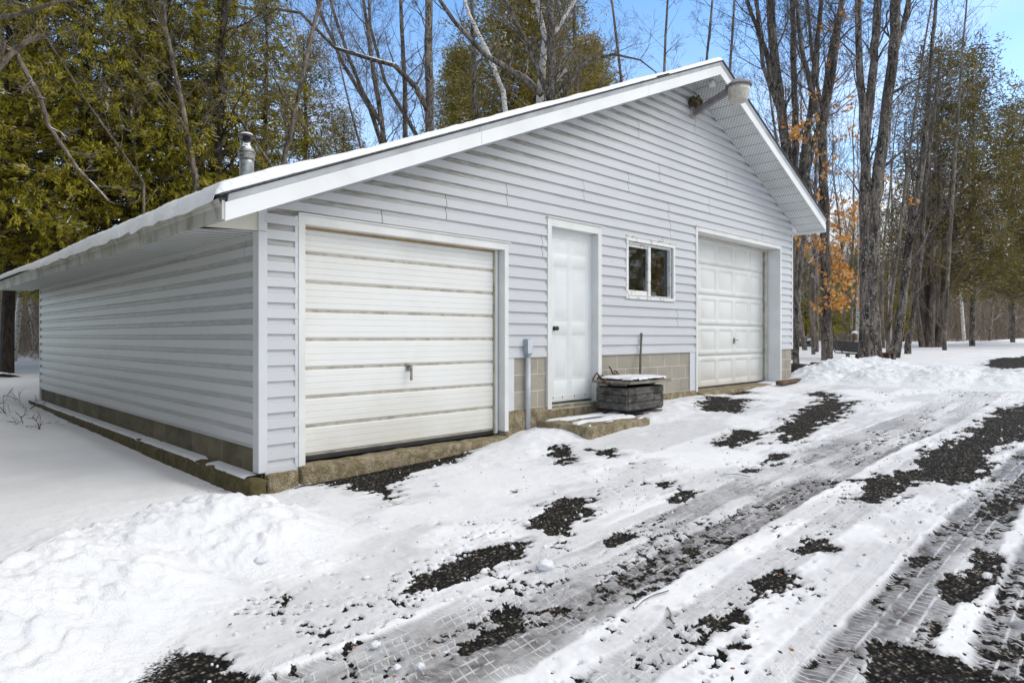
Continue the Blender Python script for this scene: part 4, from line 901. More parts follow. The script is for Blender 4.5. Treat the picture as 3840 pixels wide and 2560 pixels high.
# ---------------------------------------------------------------- things by the entrance
st = rough_slab('door_step', (3.29, -.905, .05), (4.50, -.10, .355), MAT['moss'], 11, .007, .04, None); tag(st, 'worn tan concrete step slab below the white entrance door', 'step')
def snow_sheet(name, x0, x1, y0, y1, z0, th, seed, label, cov=None, st=.02, mat='snow', slope=0):
    xs = np.arange(x0, x1 + 1e-6, st); ys = np.arange(y0, y1 + 1e-6, st); X, Y = np.meshgrid(xs, ys); x, y = X.ravel(), Y.ravel()
    e = np.minimum(np.minimum(x - x0, x1 - x), np.minimum(y - y0, y1 - y)) + .02 * (vnoise(x * 9, y * 9, seed) - .6)
    k = np.sqrt(np.clip(e / .05, 0, 1)); c_ = 1 if cov is None else sstep(cov, cov + .12, fbm(x * 2.2, y * 6.5, seed + 1, 3))
    z = z0 + (th * (.8 + .5 * (vnoise(x * 5, y * 5, seed + 2)))) * k * c_ - (.012 if cov is not None else -.001) * (1 - k * c_)
    nx, ny = len(xs), len(ys); i = np.arange((ny - 1) * (nx - 1)); r, q = i // (nx - 1), i % (nx - 1); a = r * nx + q
    F = np.stack([a, a + 1, a + nx + 1, a + nx], 1); F = F[(e[F] > 0).all(1)]
    return tag(link(name, npmesh(name, np.stack([x, y, z], 1), F, MAT[mat])), label, 'snow', None, 'stuff')
snow_sheet('step_snow', 3.36, 4.46, -.86, -.18, .357, .022, 401, 'patchy snow on the concrete step by the entrance door', .42)
g = N('wet_slate'); MAT['slate'] = g.base(g.ramp(g.noise(12, 4), [(.3, (.05, .055, .065)), (.7, (.12, .13, .15))]), .35)
M().box((3.86, -.62, .346), (4.44, -.22, .358)).build('door_mat', MAT['slate'], st)
cr = empty('wooden_crate', (4.42, -.6, .38), 'dark weathered wooden box with snow on its lid beside the entrance door', 'box')
x0, x1, y0, y1, z0 = 4.405, 5.245, -.62, -.14, .40
b = M()
for k in range(3):
    za, zb_ = z0 + .022 + .096 * k, z0 + .022 + .096 * k + .087
    b.box((x0 + .040, y0, za), (x1, y0 + .022, zb_)); b.box((x0, y0 + .002, za), (x0 + .022, y1, zb_)); b.box((x1 - .022, y0 + .0225, za), (x1 - .001, y1, zb_)); b.box((x0 + .0225, y1 - .022, za), (x1 - .0225, y1 - .001, zb_))
b.build('side_board', MAT['boards'], cr, bevel=.003)
b = M(); b.box((x0 + .02, y0 + .014, z0 + .002), (x1 - .01, y1 - .01, z0 + .31)); b.box((x0 + .03, y0 + .03, z0 + .3), (x1 - .03, y1 - .03, z0 + .31)); b.build('dark_core', MAT['dark'], cr)  # black core filling the box, stands in for shade between the boards
b = M(); b.box((x0 - .012, y0 - .06, .752), (x1 + .10, y0 + .19, .785)); b.box((x0 - .02, y0 + .195, .753), (x1 + .09, y1 + .05, .784)); b.box((x0 + .05, y0 + .06, .722), (x0 + .09, y1 - .02, .752)); b.box((x1 - .14, y0 + .06, .722), (x1 - .1, y1 - .02, .752)); b.box((x0 - .03, y0 + .30, .72), (x0 + .03, y0 + .45, .75)); b.build('lid', MAT['plank'], cr, bevel=.003)
for q in ((4.63, .60), (5.0, .565)): M().tube([(q[0], y0 - .002, q[1]), (q[0], y0 + .003, q[1])], .014, 10).build('knot', MAT['timber'], cr)
b = M(); b.box((4.85, -.57, .30), (5.30, -.2, .372)); b.build('support_block', MAT['plank'], cr)
snow_sheet('lid_snow', 4.46, 5.33, -.67, -.12, .786, .045, 411, 'smooth white snow on the lid of the wooden box')
chn = empty('rusty_chain', (4.6, -.12, .80), 'rusty chain and iron hook heaped at the back of the wooden box', 'chain')
b = M(); pts = [(4.42 + .02 * math.cos(t) * 0 + .075 * math.cos(t) + .05, -.10 + .02 * math.sin(t * 2), .80 + .075 * math.sin(t)) for t in np.linspace(-.6, 3.7, 16)]; b.tube(pts, .009, 8); b.build('hook', MAT['rust'], chn, smooth=True)
rr = random.Random(3)
for k in range(15):
    b = M(); c0 = Vector((4.50 + .043 * k, -.105 + .02 * math.sin(k * 1.3), .803 + .018 * math.sin(k * .9) + (.05 if 7 < k < 10 else 0))); ax = Vector((math.cos(k), .4 * math.sin(k * 2), math.sin(k) * .6)).normalized(); o2 = ax.orthogonal().normalized() if k % 2 else ax.cross(ax.orthogonal()).normalized()
    b.tube([c0 + ax * .030 * math.cos(t) + o2 * .015 * math.sin(t) for t in np.linspace(0, 2 * math.pi, 11)], .0065, 6, cap=False); b.build('chain_link', MAT['rust'], chn, smooth=True)
for pp, rr_ in (([(4.86, -.09, .80), (4.83, -.07, .90), (4.80, -.05, .95)], .009), ([(4.86, -.1, .80), (4.92, -.12, .84), (4.99, -.12, .80)], .011), ([(4.36, -.28, .77), (4.42, -.30, .79), (4.46, -.2, .80), (4.52, -.12, .81)], .012), ([(5.0, -.09, .80), (5.6, -.08, .81)], .010)): M().tube(pp, rr_, 8).build('iron_bar', MAT['rust'], chn, smooth=True)
b = M(); b.tube([(5.42, -.14, .44), (5.47, -.10, .84), (5.52, -.07, 1.08), (5.60, -.035, 1.40)], [.017, .017, .016, .0155], 12); tag(b.build('tool_handle', MAT['handle_wood'], None, smooth=True), 'grey wooden shovel handle leaning on the siding behind the box', 'tool')
# plank and timbers by the far corner
o = rough_slab('wooden_plank', (9.55, -.42, .46), (10.55, -.28, .545), MAT['timber'], 21, .006, .08, None); tag(o, 'short brown wooden plank in the snow by the right garage door', 'plank')
tm = empty('timber_stack', (11.7, -.1, .5), 'dark rotten timber offcuts stacked against the snow heap at the far corner', 'timber')
for i_, (a, b_) in enumerate([((11.55, -.18, .42), (11.75, .5, .62)), ((11.62, -.30, .60), (11.80, .45, .78)), ((11.85, -.35, .46), (12.4, -.2, .66)), ((11.75, -.28, .74), (12.2, -.05, .82))]): 
    o = rough_slab('timber', a, b_, MAT['timber' if i_ in (2, 3) else 'boards'], 30 + i_, .012, .08, tm); o.matrix_parent_inverse = Matrix.Translation(-tm.location)
# ---------------------------------------------------------------- trees
def quads(cen, ax, wd, ln, wdt):
    """leaf quads (kite shaped): centre, long axis, width axis, lengths"""
    a = ax * ln[:, None]; w = wd * wdt[:, None]
    V = np.stack([cen - a * .5, cen + w * .5 - a * .05, cen + a * .5, cen - w * .5 - a * .05], 1).reshape(-1, 3)
    F = np.arange(len(V)).reshape(-1, 4); return V, F
def unit(v): return v / np.maximum(np.linalg.norm(v, axis=1, keepdims=True), 1e-9)
def limb(p, d, L, n, curl, rr_, up=0.):
    pts = [Vector(p)]; d = Vector(d).normalized()
    for k in range(n):
        d = (d + Vector((rr_.gauss(0, curl), rr_.gauss(0, curl), rr_.gauss(0, curl) + up))).normalized(); pts.append(pts[-1] + d * (L / n))
    return pts
def cedar_meshes(seed, H, Rr, z0, nbr, nleaf, mat, bark='bark_dark', leafl=.125, droop=.55, dens_top=1., spread=.8, leafw=.27, tk=.05):
    r = random.Random(seed); g = np.random.default_rng(seed); wood = M()
    wood.tube([(0.04 * math.sin(k), .04 * math.cos(k * 1.3), H * k / 10) for k in range(11)], [Rr * tk * (1 - k / 10.5) + .012 for k in range(11)], 9)
    cs = []; axs = []; szs = []; tn = []
    for b_ in range(nbr):
        f = (b_ + r.random()) / nbr; z = z0 + (H - z0) * f ** 1.05; rad = Rr * (1 - (z - z0) / (H - z0)) ** .75 * (.45 + .75 * r.random()) + .25
        az = r.random() * 6.283; d = Vector((math.cos(az), math.sin(az), .35 - .5 * droop)); n = 6
        pts = [Vector((0, 0, z))]
        for k in range(n):
            dd = d + Vector((r.gauss(0, .14), r.gauss(0, .14), -.10 * droop + (.13 if k > 3 else 0) + r.gauss(0, .08))); d = dd.normalized(); pts.append(pts[-1] + d * rad / n)
        wood.tube(pts, [max(.006, .022 * rad / 2.5 * (1 - k / (n + .5)) + .004) for k in range(n + 1)], 4, cap=False)
        P_ = np.array([tuple(p) for p in pts]); nl = int(nleaf * (.5 + rad / Rr) * (1 if r.random() < .9 else .35)); 
        ncl = max(3, int(nl / 14)); tcl = g.random(ncl) ** .6 * (n - .01); i0 = tcl.astype(int); fr = (tcl - i0)[:, None]; cc = P_[i0] * (1 - fr) + P_[i0 + 1] * fr
        cc = cc + g.normal(0, 1, (ncl, 3)) * np.array([.16, .16, .10]) * spread * (1 + rad * .2)
        side = np.array([math.cos(az), math.sin(az), 0.]); ca = unit(side * .55 + g.normal(0, .45, (ncl, 3)) + np.array([0, 0, -droop]))
        per = 14; c3 = np.repeat(cc, per, 0); a3 = np.repeat(ca, per, 0); tt = (g.random(len(c3)) - .3)[:, None] * .34 * spread
        c3 = c3 + a3 * tt + g.normal(0, .045 * spread, c3.shape); a3 = unit(a3 + g.normal(0, .27, a3.shape)); cs.append(c3); axs.append(a3); szs.append(leafl * (.6 + .8 * g.random(len(c3))))
        tb_ = np.repeat(g.random(ncl), per); t_ = np.clip(.72 * tb_ + .28 * g.random(len(c3)), 0, .96); t_[g.random(len(c3)) < .0] = 1
        sc_ = np.repeat(g.random(ncl) < .075, per) & (g.random(len(c3)) < .6); t_[sc_] = 1.; tn.append(t_)
    c = np.concatenate(cs); a = np.concatenate(axs); s_ = np.concatenate(szs); t_ = np.concatenate(tn)
    w = unit(np.cross(a, g.normal(0, 1, a.shape))); snowm = t_ > .97; a[snowm] = unit(a[snowm] * np.array([1, 1, .15])); w[snowm] = unit(np.cross(a[snowm], np.array([0, 0, 1.]) + g.normal(0, .2, a[snowm].shape)))
    V, F = quads(c, a, w, s_, s_ * leafw)
    return wood.mesh('trunk', MAT[bark]), npmesh('crown', V, F, MAT[mat], {'tint': t_}, False)
def twigs(mb, p, d, L, rad, depth, r, sides=5, bend=.12, up=.06, ratio=.62, kids=(2, 4), minr=.003):
    n = 5 if depth > 1 else 3; pts = limb(p, d, L, n, bend, r, up); rads = [max(minr, rad * (1 - .75 * k / n)) for k in range(n + 1)]
    mb.tube(pts, rads, max(3, sides), cap=False)
    if depth <= 0: return
    for _ in range(r.randint(*kids)):
        t = r.uniform(.25, 1.0) * n; i = min(int(t), n - 1); q = pts[i].lerp(pts[i + 1], t - i); dd = (pts[i + 1] - pts[i]).normalized(); o_ = dd.orthogonal().normalized(); o_ = Matrix.Rotation(r.uniform(0, 6.283), 3, dd) @ o_
        ang = r.uniform(.45, .95); nd = dd * math.cos(ang) + o_ * math.sin(ang) + Vector((0, 0, .12)); twigs(mb, q, nd, L * ratio * r.uniform(.7, 1.15), max(minr, rads[i] * .55), depth - 1, r, sides - 1, bend * 1.15, up, ratio, kids, minr)
def bare_tree(name, stems, label, cat='tree', group=None, mat='bark', seed=1, nb=14, L=2.2, depth=3, start=.25, minr=.004, parent_loc=None, leaves=None, kids=(2, 4), twigmat=None, upv=.35, extra=None):
    """stems: list of (points, radii); branches grow from them"""
    r = random.Random(seed); base = Vector(stems[0][0][0]); t = empty(name, base, label, cat, group); tr = M(); cw = M(); tips = []
    for pts, rads in stems:
        pts = [Vector(p) for p in pts]; pp = []; rr_ = []
        for i in range(len(pts) - 1):
            for k in range(4):
                f = k / 4; pp.append(pts[i].lerp(pts[i + 1], f) + Vector((r.gauss(0, .3), r.gauss(0, .3), 0)) * rads[i] * (0 if i + k == 0 else .35)); rr_.append((rads[i] * (1 - f) + rads[i + 1] * f) * r.uniform(.94, 1.07))
        pp.append(pts[-1]); rr_.append(rads[-1]); tr.tube(pp, rr_, 12, cap=False)
        Lt = sum((pts[i + 1] - pts[i]).length for i in range(len(pts) - 1))
        for k in range(nb):
            f = start + (1 - start) * (k + r.random()) / nb; q = f * (len(pp) - 1); i = min(int(q), len(pp) - 2); p = pp[i].lerp(pp[i + 1], q - i); ax = (pp[i + 1] - pp[i]).normalized(); o_ = Matrix.Rotation(r.uniform(0, 6.283), 3, ax) @ ax.orthogonal().normalized()
            d = o_ * r.uniform(.5, 1) + ax * .5 + Vector((0, 0, upv)); twigs(cw, p, d, L * r.uniform(.5, 1.2) * (1.1 - .4 * f), max(minr * 1.6, rr_[i] * r.uniform(.16, .34)), depth, r, 6, .14, .05, .62, kids, minr)
    for pts, rads in (extra or []): cw.tube(pts, rads, 8, cap=False); twigs_at = [Vector(p) for p in pts]; [twigs(cw, twigs_at[i], (twigs_at[i] - twigs_at[i - 1]).normalized() + Vector((r.gauss(0, .5), r.gauss(0, .5), .5)), L * .5, rads[i] * .4, 2, r, 5, .15, .05, .6, kids, minr) for i in range(1, len(twigs_at))]
    tr.build('trunk', MAT[mat], t, smooth=True); cw.build('crown', MAT[twigmat or mat], t, smooth=True)
    if leaves: leaves(t, cw, r)
    return t
def px(u, v, dep, r_): return (W(u, v, dep), r_ * 3840 / 2352 / FPX * dep)      # centre and radius (photo px) -> world
def stem(lst, dep):
    """lst of (u, v, radius px[, depth change])"""
    P_ = [px(q[0], q[1], dep + (q[3] if len(q) > 3 else 0), q[2]) for q in lst]; return ([p for p, _ in P_], [r_ for _, r_ in P_])
def grounded(u, dep, v0=None):
    p = W(u, 800, dep); return (p.x, p.y, gz(p.x, p.y) - .1)
def to_ground(s, lean=0):
    pts, rads = s; p = pts[0]; g0 = Vector((p.x, p.y, gz(p.x, p.y) - .12)); return ([g0] + pts, [rads[0] * 1.12] + rads)

# evergreen cedars behind and left of the garage: three builds, copied
protos = [cedar_meshes(11, 12.5, 2.8, 2.6, 300, 165, 'cedar'), cedar_meshes(12, 14, 3.0, 2.9, 300, 155, 'cedar'), cedar_meshes(13, 12, 2.9, 2.2, 260, 120, 'cedar_brown', droop=.3, spread=1.5)]
def tree_copy(name, mm, x, y, rot, sc, label, group, cat='tree', zofs=-.1):
    t = empty(name, (x, y, gz(x, y) + zofs), label, cat, group); t.rotation_euler = (0, 0, rot); t.scale = (sc,) * 3
    for nm, me in zip(('trunk', 'crown', 'extra'), mm):
        o = bpy.data.objects.new(nm, me); C.objects.link(o); o.parent = t
    return t
LEFT = [(-70, 19.5, 0, 1.0), (20, 17.2, 1, 1.0), (110, 19, 0, 1.05), (205, 17.6, 1, .95), (300, 19.5, 0, 1.08), (390, 18.7, 1, .95), (500, 19.8, 0, .95), (610, 22, 1, .95), (700, 24, 2, 1.0), (790, 27, 2, .85),
        (330, 27, 1, 1.1)]
names = ['leftmost', 'second from the left', 'third from the left', 'fourth from the left', 'fifth from the left', 'sixth from the left', 'behind the metal flue pipe', 'just right of the flue pipe', 'thin brownish one further right of the flue pipe', 'smallest and rightmost']
for i, (u, dep, k, sc) in enumerate(LEFT):
    p = W(u, 800, dep)
    lb = ('tall olive cedar behind the low eave, %s' % names[i]) if i < 7 else ('olive brown cedar behind the roof, %s' % names[i] if i < 10 else 'olive green cedar standing in the row behind the front cedars')
    tree_copy('cedar_tree', protos[k], p.x, p.y, i * 1.7, sc, lb, 'cedars behind the garage')
# big brownish evergreen in the middle
pm = cedar_meshes(21, 20, 5.0, 2.0, 460, 270, 'cedar_brown', 'bark', .19, -.1, 1, 2.3)
for i, (u, dep, sc, lb) in enumerate([(1215, 31, 1.05, 'large brownish evergreen behind the birch above the roof'), (1060, 35, .80, 'brown green evergreen left of the birch behind the roof'), (1350, 37, .86, 'brown green evergreen right of the birch behind the roof'), (800, 34, .42, 'low dark evergreen seen between cedars and bare maples')]):
    p = W(u, 800, dep); tree_copy('evergreen_tree', pm, p.x, p.y, i * 2.1, sc, lb, 'evergreens behind the roof')
for i, (u, dep, sc) in enumerate([(900, 44, .6), (1000, 46, .62), (1060, 42, .5)]):
    p = W(u, 800, dep); tree_copy('evergreen_tree', protos[2], p.x, p.y, i * 1.3, sc, 'distant low evergreen behind the bare maples', 'distant evergreens behind the maples')
# evergreens on the right
pr = [cedar_meshes(31, 12.5, 2.9, 2.3, 320, 84, 'cedar_dark', 'bark', .16, .0, 1, 2.1, tk=.035), cedar_meshes(32, 10, 1.9, 1.2, 200, 90, 'cedar', 'bark_dark', .18, .4, tk=.04)]
for i, (u, dep, k, sc, lb) in enumerate([(2235, 33, 0, 1.2, 'wide dark evergreen at the right above the cedar trunks'), (2155, 31.5, 0, 1.16, 'tall dark evergreen just right of the twin trunk tree'), (2325, 38, 0, 1.12, 'dark evergreen at the right edge of the photo'), (2410, 34, 0, 1.1, 'dark evergreen partly cut by the right edge of the photo')]):
    p = W(u, 800, dep); tree_copy('evergreen_tree', pr[k], p.x, p.y, i * 1.9 + .6, sc, lb, 'evergreens right of the garage')
for i, (u, dep, sc) in enumerate([(1850, 40, .55), (1905, 46, .62), (1960, 42, .6), (2040, 50, .7), (1880, 60, .8), (2075, 46, .55), (2180, 62, .6), (2290, 58, .5), (1990, 64, .9), (1930, 66, .8), (2235, 70, .6), (1840, 56, .75)]):
    p = W(u, 800, dep); tree_copy('young_evergreen', pr[1], p.x, p.y, i * 1.1, sc, 'young green evergreen among the bare trunks beyond the clearing', 'young evergreens in the far wood')

G1 = 'bare trees rising behind the garage roof'
bare_tree('maple_tree', [to_ground(stem([(990, 420, 10), (985, 150, 9), (984, -60, 8), (980, -250, 6)], 24))], 'thick dark upright trunk between cedars and birch behind the roof', 'tree', G1, seed=3, nb=11, depth=4, minr=.0035, L=2.6, extra=[stem([(986, 260, 7, 0), (955, 200, 6, -.3), (905, 150, 5.5, -.6), (850, 135, 5, -.8), (770, 110, 4.2, -1), (690, 30, 3.5, -1.2), (640, 22, 3, -1.3), (560, 20, 2.5, -1.4), (500, 0, 2, -1.5)], 24)])
bare_tree('maple_tree', [to_ground(stem([(931, 400, 6), (930, 200, 5.2), (922, 60, 4.5), (915, -150, 3)], 25))], 'slim straight trunk left of the thick dark trunk', 'tree', G1, seed=4, nb=14, depth=4, minr=.0035, L=2.2)
bare_tree('maple_tree', [to_ground(stem([(893, 420, 7), (878, 290, 6), (858, 170, 5), (843, 60, 4.2), (825, -80, 3)], 24.5)), stem([(878, 290, 5), (835, 215, 4.5), (800, 130, 4), (770, 40, 3.2), (742, -60, 2.5)], 24.5)], 'forked leaning trunk at the end of the cedar row', 'tree', G1, seed=5, nb=14, depth=4, minr=.0035, L=2.4)
bare_tree('maple_tree', [to_ground(stem([(905, 420, 6), (850, 250, 5), (790, 150, 4), (740, 40, 3.5), (700, -80, 2.5)], 26))], 'thin trunk leaning left across the sky gap', 'tree', G1, seed=6, nb=14, depth=4, minr=.0035, L=2.2)
bare_tree('maple_tree', [to_ground(stem([(944, 420, 5), (962, 320, 5), (885, 190, 4), (850, 60, 3.5), (845, -50, 3)], 27))], 'thin crooked trunk behind the slim straight one', 'tree', G1, seed=7, nb=14, depth=4, minr=.0035, L=2.)
bare_tree('maple_tree', [to_ground(stem([(1271, 330, 11), (1268, 180, 10), (1265, 60, 9.5), (1262, -100, 8)], 25)), stem([(1262, 230, 7), (1225, 130, 6), (1195, 70, 5), (1160, 0, 4.5)], 25)], 'grey trunk right beside the white birch', 'tree', G1, seed=8, nb=13, depth=4, minr=.0035, L=2.8, mat='bark', extra=[stem([(1245, 218, 8.5), (1205, 180, 7.5), (1170, 160, 7), (1120, 130, 6), (1075, 85, 5.5), (1040, 45, 5), (1010, 0, 4.5)], 24.6), stem([(1285, 250, 4.5), (1300, 210, 4.2), (1330, 160, 4), (1360, 135, 3.5), (1410, 125, 3), (1470, 138, 2), (1505, 165, 1.3), (1530, 205, .7)], 24.8)])
bare_tree('birch_tree', [to_ground(stem([(1232, 350, 9.5), (1242, 200, 8.5), (1252, 90, 7), (1236, 20, 5.5), (1228, -80, 4)], 25.5)), stem([(1252, 100, 6), (1285, 60, 5), (1320, 0, 4)], 25.5), stem([(1243, 240, 5), (1262, 200, 4.5), (1300, 160, 4)], 25.5)], 'white barked birch rising above the middle of the roof', 'tree', 'birches', 'birch', seed=9, nb=8, L=2., twigmat='bark_pale')
bare_tree('birch_tree', [to_ground(stem([(1170, 330, 6), (1155, 210, 5.5), (1120, 120, 5), (1075, 30, 4), (1060, -30, 3.5)], 27))], 'slim pale birch stem leaning left beside the snowy limb', 'tree', 'birches', 'birch', seed=10, nb=6, L=1.6, twigmat='bark_pale')
bare_tree('maple_tree', [to_ground(stem([(1098, 330, 7), (1090, 200, 6), (1086, 60, 5), (1080, -80, 4)], 28))], 'thin grey trunk in front of the brown evergreen', 'tree', G1, seed=12, nb=12, depth=4, minr=.0035, L=2.0)
bare_tree('maple_tree', [to_ground(stem([(1330, 300, 6), (1322, 150, 5), (1318, 0, 4)], 29))], 'thin trunk right of the grey trunk and birch', 'tree', G1, seed=13, nb=12, depth=4, minr=.0035, L=1.8)
for i, (u, u2, dep, sd_, lb) in enumerate([(1520, 1535, 27, 14, 'thin twiggy sapling left of the roof peak'), (1440, 1400, 29, 15, 'sparse twiggy sapling above the long roof slope'), (1610, 1640, 28, 16, 'thin sapling just left of the gable peak'), (1668, 1690, 26, 17, 'thin double stem directly behind the gable peak')]):
    bare_tree('sapling', [to_ground(stem([(u, 300, 3.5), ((u + u2) / 2, 120, 3), (u2, -40, 2.2), (u2 + 5, -200, 1.5)], dep))], lb, 'tree', 'saplings behind the roof', seed=sd_, nb=12, L=1.7, depth=3, minr=.004, mat='bark_pale')
# clump right of the peak
G2 = 'grey trunks right of the roof peak'
bare_tree('maple_tree', [to_ground(stem([(1812, 420, 12), (1800, 300, 10.5), (1785, 180, 9.8), (1772, 60, 9), (1768, -150, 7)], 20)), stem([(1806, 300, 7), (1760, 120, 5), (1715, 0, 4), (1690, -80, 3)], 20), stem([(1792, 260, 5), (1752, 150, 4.5), (1740, 30, 4), (1735, -80, 3)], 20)], 'thickest speckled grey trunk of the clump right of the lamp', 'tree', G2, seed=18, depth=4, minr=.0035, nb=10, L=2.6, mat='bark_rough')
bare_tree('maple_tree', [to_ground(stem([(1815, 640, 9), (1826, 420, 9), (1826, 250, 7), (1822, 120, 6.5), (1818, -80, 5)], 20.6))], 'second grey trunk of the clump, straight and close to the thickest', 'tree', G2, seed=19, depth=4, minr=.0035, nb=10, L=2.4, mat='bark_rough')
bare_tree('maple_tree', [to_ground(stem([(1810, 650, 8), (1838, 420, 8), (1862, 250, 6.5), (1876, 100, 5.5), (1895, -80, 4)], 21))], 'third trunk of the clump leaning slightly right', 'tree', G2, seed=20, depth=4, minr=.0035, nb=10, L=2.4, mat='bark_rough')
bare_tree('maple_tree', [to_ground(stem([(1806, 660, 8), (1842, 430, 8.5), (1890, 260, 7.5), (1908, 120, 6.5), (1930, 20, 5), (1948, -80, 4)], 21.5)), stem([(1890, 260, 4), (1866, 130, 3.5), (1850, -40, 3)], 21.5)], 'dark forked trunk leaning out right of the clump', 'tree', G2, seed=22, depth=4, minr=.0035, nb=10, L=2.4, mat='bark_rough')
# dry oak with orange leaves
def oak_leaves(t, cw, r):
    g = np.random.default_rng(5); cl = []
    for u, v, du, dv, n in [(1805, 300, 20, 12, 12), (1835, 310, 22, 18, 14), (1865, 280, 25, 20, 10), (1895, 290, 40, 30, 8), (1945, 245, 30, 20, 12), (1925, 330, 40, 40, 10), (1870, 560, 22, 22, 18), (1900, 590, 28, 35, 24), (1945, 560, 30, 30, 22), (1925, 640, 30, 30, 30), (1960, 470, 35, 30, 26), (1930, 500, 40, 25, 22), (1975, 480, 25, 20, 16), (1915, 690, 20, 22, 20), (1850, 580, 22, 18, 14), (1945, 620, 20, 40, 22), (1900, 140, 30, 50, 6), (1940, 60, 40, 40, 6), (1860, 220, 30, 40, 6), (1890, 700, 16, 14, 14), (1965, 370, 40, 40, 10), (1905, 400, 30, 40, 10), (1945, 665, 15, 25, 12), (1840, 545, 14, 10, 12), (1950, 5, 25, 20, 6), (2070, 440, 25, 60, 6), (1880, 470, 20, 30, 10)]:
        for k in range(int(n * .55)):
            p = W(u + r.gauss(0, du * .95), v + r.gauss(0, dv * .8), 19.6 + r.gauss(0, .7)); cl.append(tuple(p))
    c = np.repeat(np.array(cl), 9, 0); c = c + g.normal(0, .075, c.shape); a = unit(g.normal(0, .55, c.shape) + np.array([0, 0, -.8])); w = unit(np.cross(a, g.normal(0, 1, a.shape))); s_ = .115 * (.6 + .7 * g.random(len(c)))
    V, F = quads(c, a, w, s_, s_ * .8); o = link('leaves', npmesh('leaves', V, F, MAT['oakleaf'], {'tint': np.clip(g.random(len(c)), 0, .96)}, False), t); o.matrix_parent_inverse = Matrix.Translation(-t.location)
bare_tree('oak_tree', [to_ground(stem([(1900, 800, 12), (1896, 620, 10.5), (1893, 450, 10), (1890, 300, 9), (1918, 120, 7), (1932, 0, 6), (1940, -120, 5)], 19.6)), stem([(1893, 330, 6), (1868, 220, 5.5), (1840, 110, 5), (1830, 0, 4)], 19.6)], 'oak holding clusters of dry orange leaves right of the garage corner', 'oak', None, 'bark_rough', seed=23, nb=14, L=2.4, leaves=oak_leaves, start=.3)
# the large twin trunk
bare_tree('twin_trunk_tree', [to_ground(stem([(1990, 830, 15), (1988, 650, 12), (1985, 470, 11.5), (1987, 300, 10), (1975, 180, 7.5), (1972, 60, 7), (1970, -120, 6)], 17.4)), to_ground(stem([(2006, 828, 18), (2002, 650, 15), (2008, 470, 14), (2028, 330, 12), (2045, 190, 11.5), (2055, 90, 11), (2062, -120, 9)], 17.4)), stem([(1988, 360, 8), (2000, 200, 9), (2012, 80, 8.5), (2020, -120, 7)], 17.4), stem([(2052, 130, 7), (2075, 60, 6), (2095, -30, 5)], 17.4)], 'large rough barked tree with two trunks joined at the base beside the driveway', 'tree', None, 'bark_rough', seed=24, depth=4, minr=.0035, nb=9, L=2.4, start=.4)
bare_tree('leaning_tree', [to_ground(stem([(2056, 815, 11.5), (2072, 700, 9.5), (2083, 600, 8.5), (2100, 480, 7.5), (2118, 380, 6.5), (2135, 200, 5), (2150, 0, 3.5)], 20.5))], 'grey trunk leaning right just beyond the twin trunk tree', 'tree', None, 'bark_rough', seed=25, nb=14, L=2.4, start=.35)
bare_tree('leaning_tree', [to_ground(stem([(2085, 790, 6.5), (2105, 680, 5.5), (2118, 560, 5), (2125, 420, 4), (2160, 150, 3)], 24))], 'slender dark trunk leaning right behind the grey leaning one', 'tree', None, 'bark_rough', seed=26, nb=12, L=2.2, start=.35)
bare_tree('slim_tree', [to_ground(stem([(1829, 800, 6.5), (1833, 700, 6), (1840, 600, 5.5), (1852, 500, 5), (1860, 300, 4)], 17.8))], 'slim pale trunk right against the far garage corner', 'tree', None, 'bark', seed=27, nb=12, L=1.6, start=.3)
bare_tree('slim_tree', [to_ground(stem([(1822, 780, 6), (1826, 640, 5), (1834, 500, 4.5), (1840, 350, 3.5)], 22))], 'slim spotted trunk seen edge on behind the pale one', 'tree', None, 'bark', seed=28, nb=12, L=1.6, start=.3)
# old cedar with a fan of stems
for i, (u, u2, dep, sd_, lb) in enumerate([(2170, 2210, 27, 62, 'thin reddish whip tree before the wide evergreen'), (2040, 2120, 24, 66, 'thin sapling leaning out behind the twin trunk tree'), (1868, 1880, 24, 68, 'thin dark sapling left of the oak')]):
    bare_tree('sapling', [to_ground(stem([(u, 760, 4), ((u + u2) / 2, 420, 3.2), (u2, 120, 2.2), (u2 + (u2 - u) * .4, -60, 1.4)], dep))], lb, 'tree', 'saplings right of the garage', seed=sd_, nb=20, L=2.3, depth=3, minr=.004, mat='bark_pale', start=.2)
ct = []
for k, (u0, u1, ut, r0) in enumerate([(2118, 2096, 2080, 6), (2126, 2116, 2108, 7), (2135, 2132, 2136, 8), (2146, 2150, 2162, 9), (2155, 2168, 2192, 7.5), (2161, 2184, 2222, 6.5), (2140, 2142, 2150, 6)]):
    ct.append(to_ground(stem([(u0, 795, r0 * 1.1, k % 2 * .4), (u1, 640, r0, k % 3 * .3), ((u1 + ut) / 2, 480, r0 * .7, 0), (ut, 360, r0 * .3, 0), (ut + (ut - u1) * .2, 280, r0 * .1, 0)], 31)))
bare_tree('old_cedar_tree', ct, 'old cedar with a fan of fluted grey stems from one base on the snow', 'cedar', None, 'bark_cedar', seed=29, nb=7, L=2.2, start=.3)
